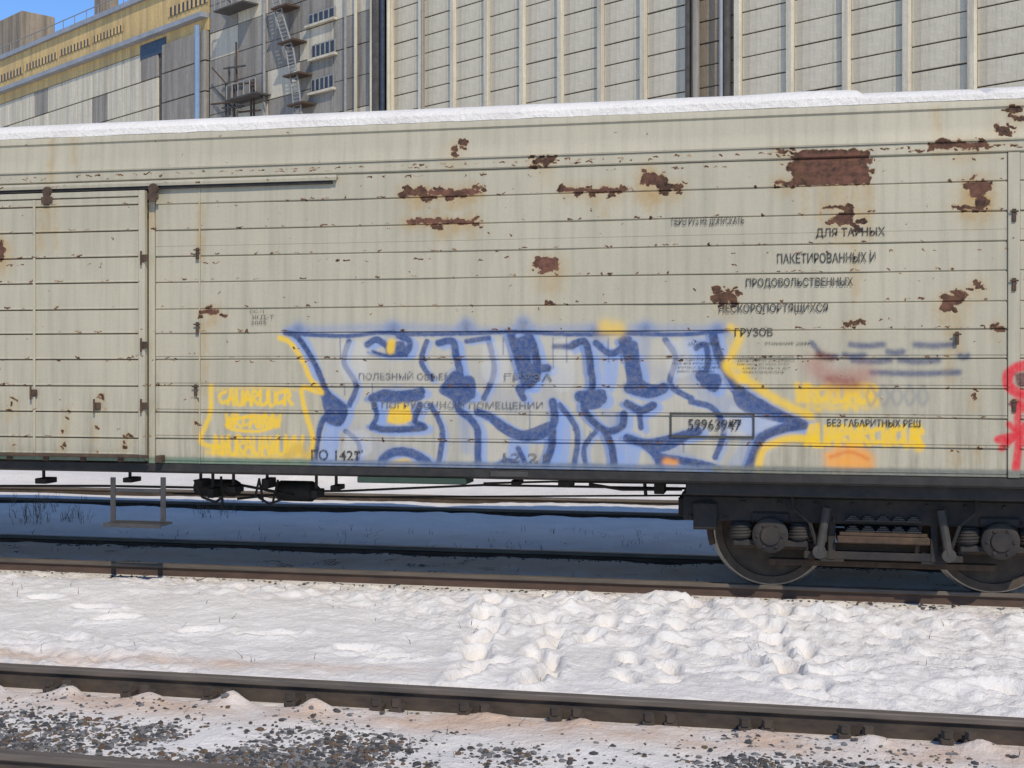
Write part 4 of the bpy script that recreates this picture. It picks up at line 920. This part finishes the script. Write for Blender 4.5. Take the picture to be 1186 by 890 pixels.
pmb = MB(); pmb.box(-pw / 2, pw / 2, -.095, 0, 0, ROW - .07, ch=.02); pme = pmb.mesh("wall_panel")
def panel_mesh(m): q = pme.copy(); q.materials.append(m); return q
PMS = [panel_mesh(M_CA), panel_mesh(M_CBR), panel_mesh(M_CB)]
rotm = Matrix(((UU.x, NN.x, 0), (UU.y, NN.y, 0), (0, 0, 1)))
if rotm.determinant() < 0: rotm = Matrix(((-UU.x, NN.x, 0), (-UU.y, NN.y, 0), (0, 0, 1)))
rq = rotm.to_euler()
s_br = fb(822, 60)[0]
for b_i in range(len(ribs) - 1):
    sc = (ribs[b_i] + ribs[b_i + 1]) / 2
    far = b_i < 8
    if far:   # bays outside the picture on the right: one piece each
        part("side_bay", bbox(ribs[b_i] + RW, ribs[b_i + 1] - RW, -.097, 0, 13.602, zt_s), M_CA, silo); continue
    for r_ in range(20):
        z = 13.62 + r_ * ROW
        if z + ROW > zt_s: break
        near_br = abs(sc - s_br) < step * .55
        me_ = PMS[1] if near_br else PMS[0]
        o = bpy.data.objects.new("wall_panel", me_); COL.objects.link(o); o.parent = silo; o.rotation_euler = rq
        P = UU * sc + NN * random.uniform(-.02, .01); o.location = (P.x, P.y, z + random.uniform(-.01, .01))
for i, s_ in enumerate(ribs):
    m_ = M_CA
    part("rib", bbox(s_ - RW * .95, s_ + RW * .95, -.09, .24, 0, zt_s - .001, ch=.03), m_, silo)
# dark stained gutter pipes on the left edge of the silo and round the brown stain
for px, w_, m_, off in ((437, .36, M_CJ, .5), (443, .16, M_WIN, .75), (450, .14, M_CA, .55), (430, .12, M_CA, .6), (491, .07, M_CBR, .5), (797, .16, M_CJ, .42), (806, .2, M_CB, .5), (842, .2, M_CJ, .2), (835, .1, M_GREY, .5)):
    s_, z_ = fb(px, 60, off); mb = MB(); mb.tube(BM @ Vector((s_, off, 0)), BM @ Vector((s_, off, zt_s)), w_, 8); part("drain_pipe", mb, m_, silo, True)
# middle tower: windows, zigzag ladder
tow = empty("service_tower", tuple(BP + UU * fb(330, 60)[0]), "stained grey-brown concrete tower with barred windows and a ladder, between yellow block and ribbed silo", "tower")
PINV[tow.name] = tuple(BP + UU * fb(330, 60)[0])
t0, t1 = fb(428, 60)[0], fb(243, 60)[0]
part("tower_core", bbox(t0 + .02, t1, -13, -.15, 0, 46), M_CJ, tow)
nb = 5; wcol = (t1 - t0) / nb; TROW = 2.3
WINP = [(373, 19, 30, 10), (375, 57, 27, 13), (374, 97, 26, 13)]
wins = [fb(x, y) for x, y, a, b in WINP]
for c_ in range(nb):
    for r_ in range(20):
        z = r_ * TROW; mb = bbox(t0 + c_ * wcol + .03, t0 + (c_ + 1) * wcol - .03, -.14, random.uniform(-.02, .02), z + .03, z + TROW - .03, ch=.02)
        if z > 12: part("wall_block", mb, M_CB if (c_ + r_) % 4 else M_CA, tow)
part("tower_base", bbox(t0 + .02, t1, -.148, .03, 0, 12.6), M_CB, tow)
def window(parent, x, y, w, h, bars, out=.06):
    s0, z0 = fb(x + w / 2, y + h / 2 - 0, out); s1, z1 = fb(x - w / 2, y - h / 2, out); s_, zc_ = fb(x, y, out)
    hh = h / FPX * (BP + UU * s_).dot(Vector((-ST, CT, 0))); z0, z1 = zc_ - hh / 2, zc_ + hh / 2
    f = part("window", bbox(s0, s1, .03, out + .05, z0 - .1, z1 + .1), M_WFR, parent)
    part("pane", bbox(s0 + .12, s1 - .12, out + .051, out + .07, z0, z1), M_WIN, f)
    for i in range(1, bars):
        q = s0 + (s1 - s0) * i / bars; part("glazing_bar", bbox(q - .05, q + .05, out + .071, out + .13, z0, z1), M_WFR, f)
    part("sill", bbox(s0 - .2, s1 + .2, .03, out + .3, z0 - .28, z0 - .102), M_CA, f)
for (x, y, a, b) in WINP: window(tow, x, y, a, b, 5)
lm = MB(); L = [fb(x, y, 1.0) for x, y in ((316, -20), (324, 20), (336, 60), (342, 100), (346, 140))]
for (s_, z_), (s2, z2) in zip(L[:-1], L[1:]):
    for k in (-.45, .45): lm.tube(BM @ Vector((s_ + k, 1.0, z_)), BM @ Vector((s2 + k, 1.0, z2)), .07, 5)
    for j in range(9): t = j / 9; a = s_ + (s2 - s_) * t; z = z_ + (z2 - z_) * t; lm.tube(BM @ Vector((a - .45, 1.0, z)), BM @ Vector((a + .45, 1.0, z)), .05, 4)
part("ladder", lm, M_WFR, tow)
for i, (x, y) in enumerate(((330, 10), (338, 50), (344, 88), (349, 122))):
    s_, z_ = fb(x, y, .6); part("landing", bbox(s_ - 1.2, s_ + .9, .04, 1.3, z_ - .09, z_ + .05), M_RUSTD, tow)
random.seed(3)
for i in range(16):
    x, y = random.uniform(250, 302), random.choice([random.uniform(0, 14), random.uniform(104, 132), random.uniform(70, 132)])
    s_, z_ = fb(x, y, .8); pm = MB()
    if i % 3 == 0: pm.tube(BM @ Vector((s_, .5, z_ - 1.8)), BM @ Vector((s_ + .1, .5, z_ + 2.2)), .09, 6)
    elif i % 3 == 1: pm.tube(BM @ Vector((s_ - 1.6, .7, z_)), BM @ Vector((s_ + 1.6, .7, z_ + .3)), .08, 6)
    else: pm.tube(BM @ Vector((s_ - 1.0, .6, z_ - .9)), BM @ Vector((s_ + 1.2, .6, z_ + .8)), .07, 6)
    part("pipe", pm, M_RUSTD if i % 2 else M_CJ, tow)
for (x, y) in ((270, 8), (284, 112)):
    s_, z_ = fb(x, y, 1.0); part("landing", bbox(s_ - 2.2, s_ + 2.2, .04, 1.5, z_ - .12, z_), M_CJ, tow)
    rlm = MB()
    for k in range(6): rlm.tube(BM @ Vector((s_ - 2.1 + k * .84, 1.4, z_)), BM @ Vector((s_ - 2.1 + k * .84, 1.4, z_ + 1.1)), .05, 4)
    rlm.tube(BM @ Vector((s_ - 2.1, 1.4, z_ + 1.1)), BM @ Vector((s_ + 2.1, 1.4, z_ + 1.1)), .05, 4); part("landing_railing", rlm, M_WFR, tow)
for (px, w_) in ((400, .1), (412, .13), (306, .12)):
    s_, z_ = fb(px, 60, .3); mb = MB(); mb.tube(BM @ Vector((s_, .3, 0)), BM @ Vector((s_, .3, 45)), w_, 6); part("conduit", mb, M_WFR if px != 412 else M_CA, tow)
# yellow block
yb = empty("yellow_block", tuple(BP + UU * fb(120, 60)[0]), "ochre yellow building block with strips of barred windows and roof railing, top left", "building")
y0s, y1s = fb(241, 60)[0], fb(-330, 60)[0]; zy = fb(106, 27)[1]; zled = fb(135, 60)[1]; zyb = fb(120, 78)[1]
part("block_core", bbox(y0s + .02, y1s, -12, -.15, 0, zy - .01), M_CJ, yb)
part("upper_wall", bbox(y0s, y1s, -.148, 0, zled + .402, zy), M_CY, yb)
part("cornice_ledge", bbox(y0s, y1s, -.148, .7, zled, zled + .4), M_GREY, yb)
part("middle_wall", bbox(y0s, y1s, -.148, -.01, zyb, zled - .002), M_CY, yb)
part("parapet", bbox(y0s - .1, y1s, -.4, .35, zy + .002, zy + .45), M_GREY, yb)
s185 = fb(185, 90)[0]; np_ = 13; w2 = (fb(-30, 60)[0] - s185) / np_
for c_ in range(np_):
    for r_ in range(9):
        z = zyb - (r_ + 1) * 2.6
        if z < 5: break
        part("lower_wall_panel", bbox(s185 + .25 + c_ * w2 + .05, s185 + .25 + (c_ + 1) * w2 - .05, -.14, .02, z + .04, z + 2.54, ch=.03), M_CA if (r_ * 5 + c_ * 3) % 7 else M_CB, yb)
for r_ in range(9):
    z = zyb - (r_ + 1) * 2.6
    if z > 5: part("lower_wall_panel", bbox(y0s + .05, s185 - .9, -.14, .3, z + .04, z + 2.54, ch=.03), M_CB, yb)
part("wall_base", bbox(y0s, y1s, -.147, .01, 0, zyb - 9 * 2.6 - .02 if zyb - 9 * 2.6 > 5 else 5), M_CB, yb)
def strip(x0, x1, y0, px_h, n):
    s0, z0 = fb(x1, y0[1], .05); s1, z1 = fb(x0, y0[0], .05); zc_ = (z0 + z1) / 2
    hh = px_h / FPX * (BP + UU * ((s0 + s1) / 2)).dot(Vector((-ST, CT, 0)))
    f = part("window", bbox(s0, s1, .02, .06, zc_ - hh / 2, zc_ + hh / 2), M_WIN, yb)
    for i in range(n + 1):
        q = s0 + (s1 - s0) * i / n; part("glazing_bar", bbox(q - .13, q + .13, .061, .12, zc_ - hh / 2, zc_ + hh / 2), M_CY, f)
strip(108, 142, (46, 33), 8, 9); strip(70, 104, (62, 48), 8, 9); strip(30, 66, (79, 64), 8, 10); strip(-10, 26, (96, 81), 8, 10)
strip(196, 240, (14, -2), 11, 9)
s_, z_ = fb(182, 55); part("dark_opening", bbox(s_ - 1.6, s_ + 3.0, .001, .04, zyb - .6, zled - .3), M_WIN, yb)
s_, z_ = fb(228.5, 60, .6); mb = MB(); mb.tube(BM @ Vector((s_, .6, 0)), BM @ Vector((s_, .6, fb(228, 30, .6)[1])), .24, 10); part("downpipe", mb, M_BLUE, yb, True)
# roof furniture against the sky
s_, z_ = fb(22, 45, -6); mb = bbox(s_ - 3, s_ + 3.4, -9, -5, zy - 2, fb(22, 20, -6)[1], ch=.1); part("roof_hut", mb, M_CBR, yb)
s_, z_ = fb(121, 5, -3); mb = bbox(s_ - 1.0, s_ + 1.0, -4, -2.4, zy - 1, z_ + 3.5, ch=.05); part("vent_stack", mb, M_CBR, yb)
rl = MB()
for i in range(30):
    a = BM @ Vector((y0s + i * 2.5, -.1, zy + .45)); rl.tube(a, a + Vector((0, 0, 1.1)), .045, 4)
a = BM @ Vector((y0s, -.1, zy + 1.5)); b2 = BM @ Vector((y0s + 75, -.1, zy + 1.5)); rl.tube(a, b2, .05, 4); part("roof_railing", rl, M_WFR, yb)
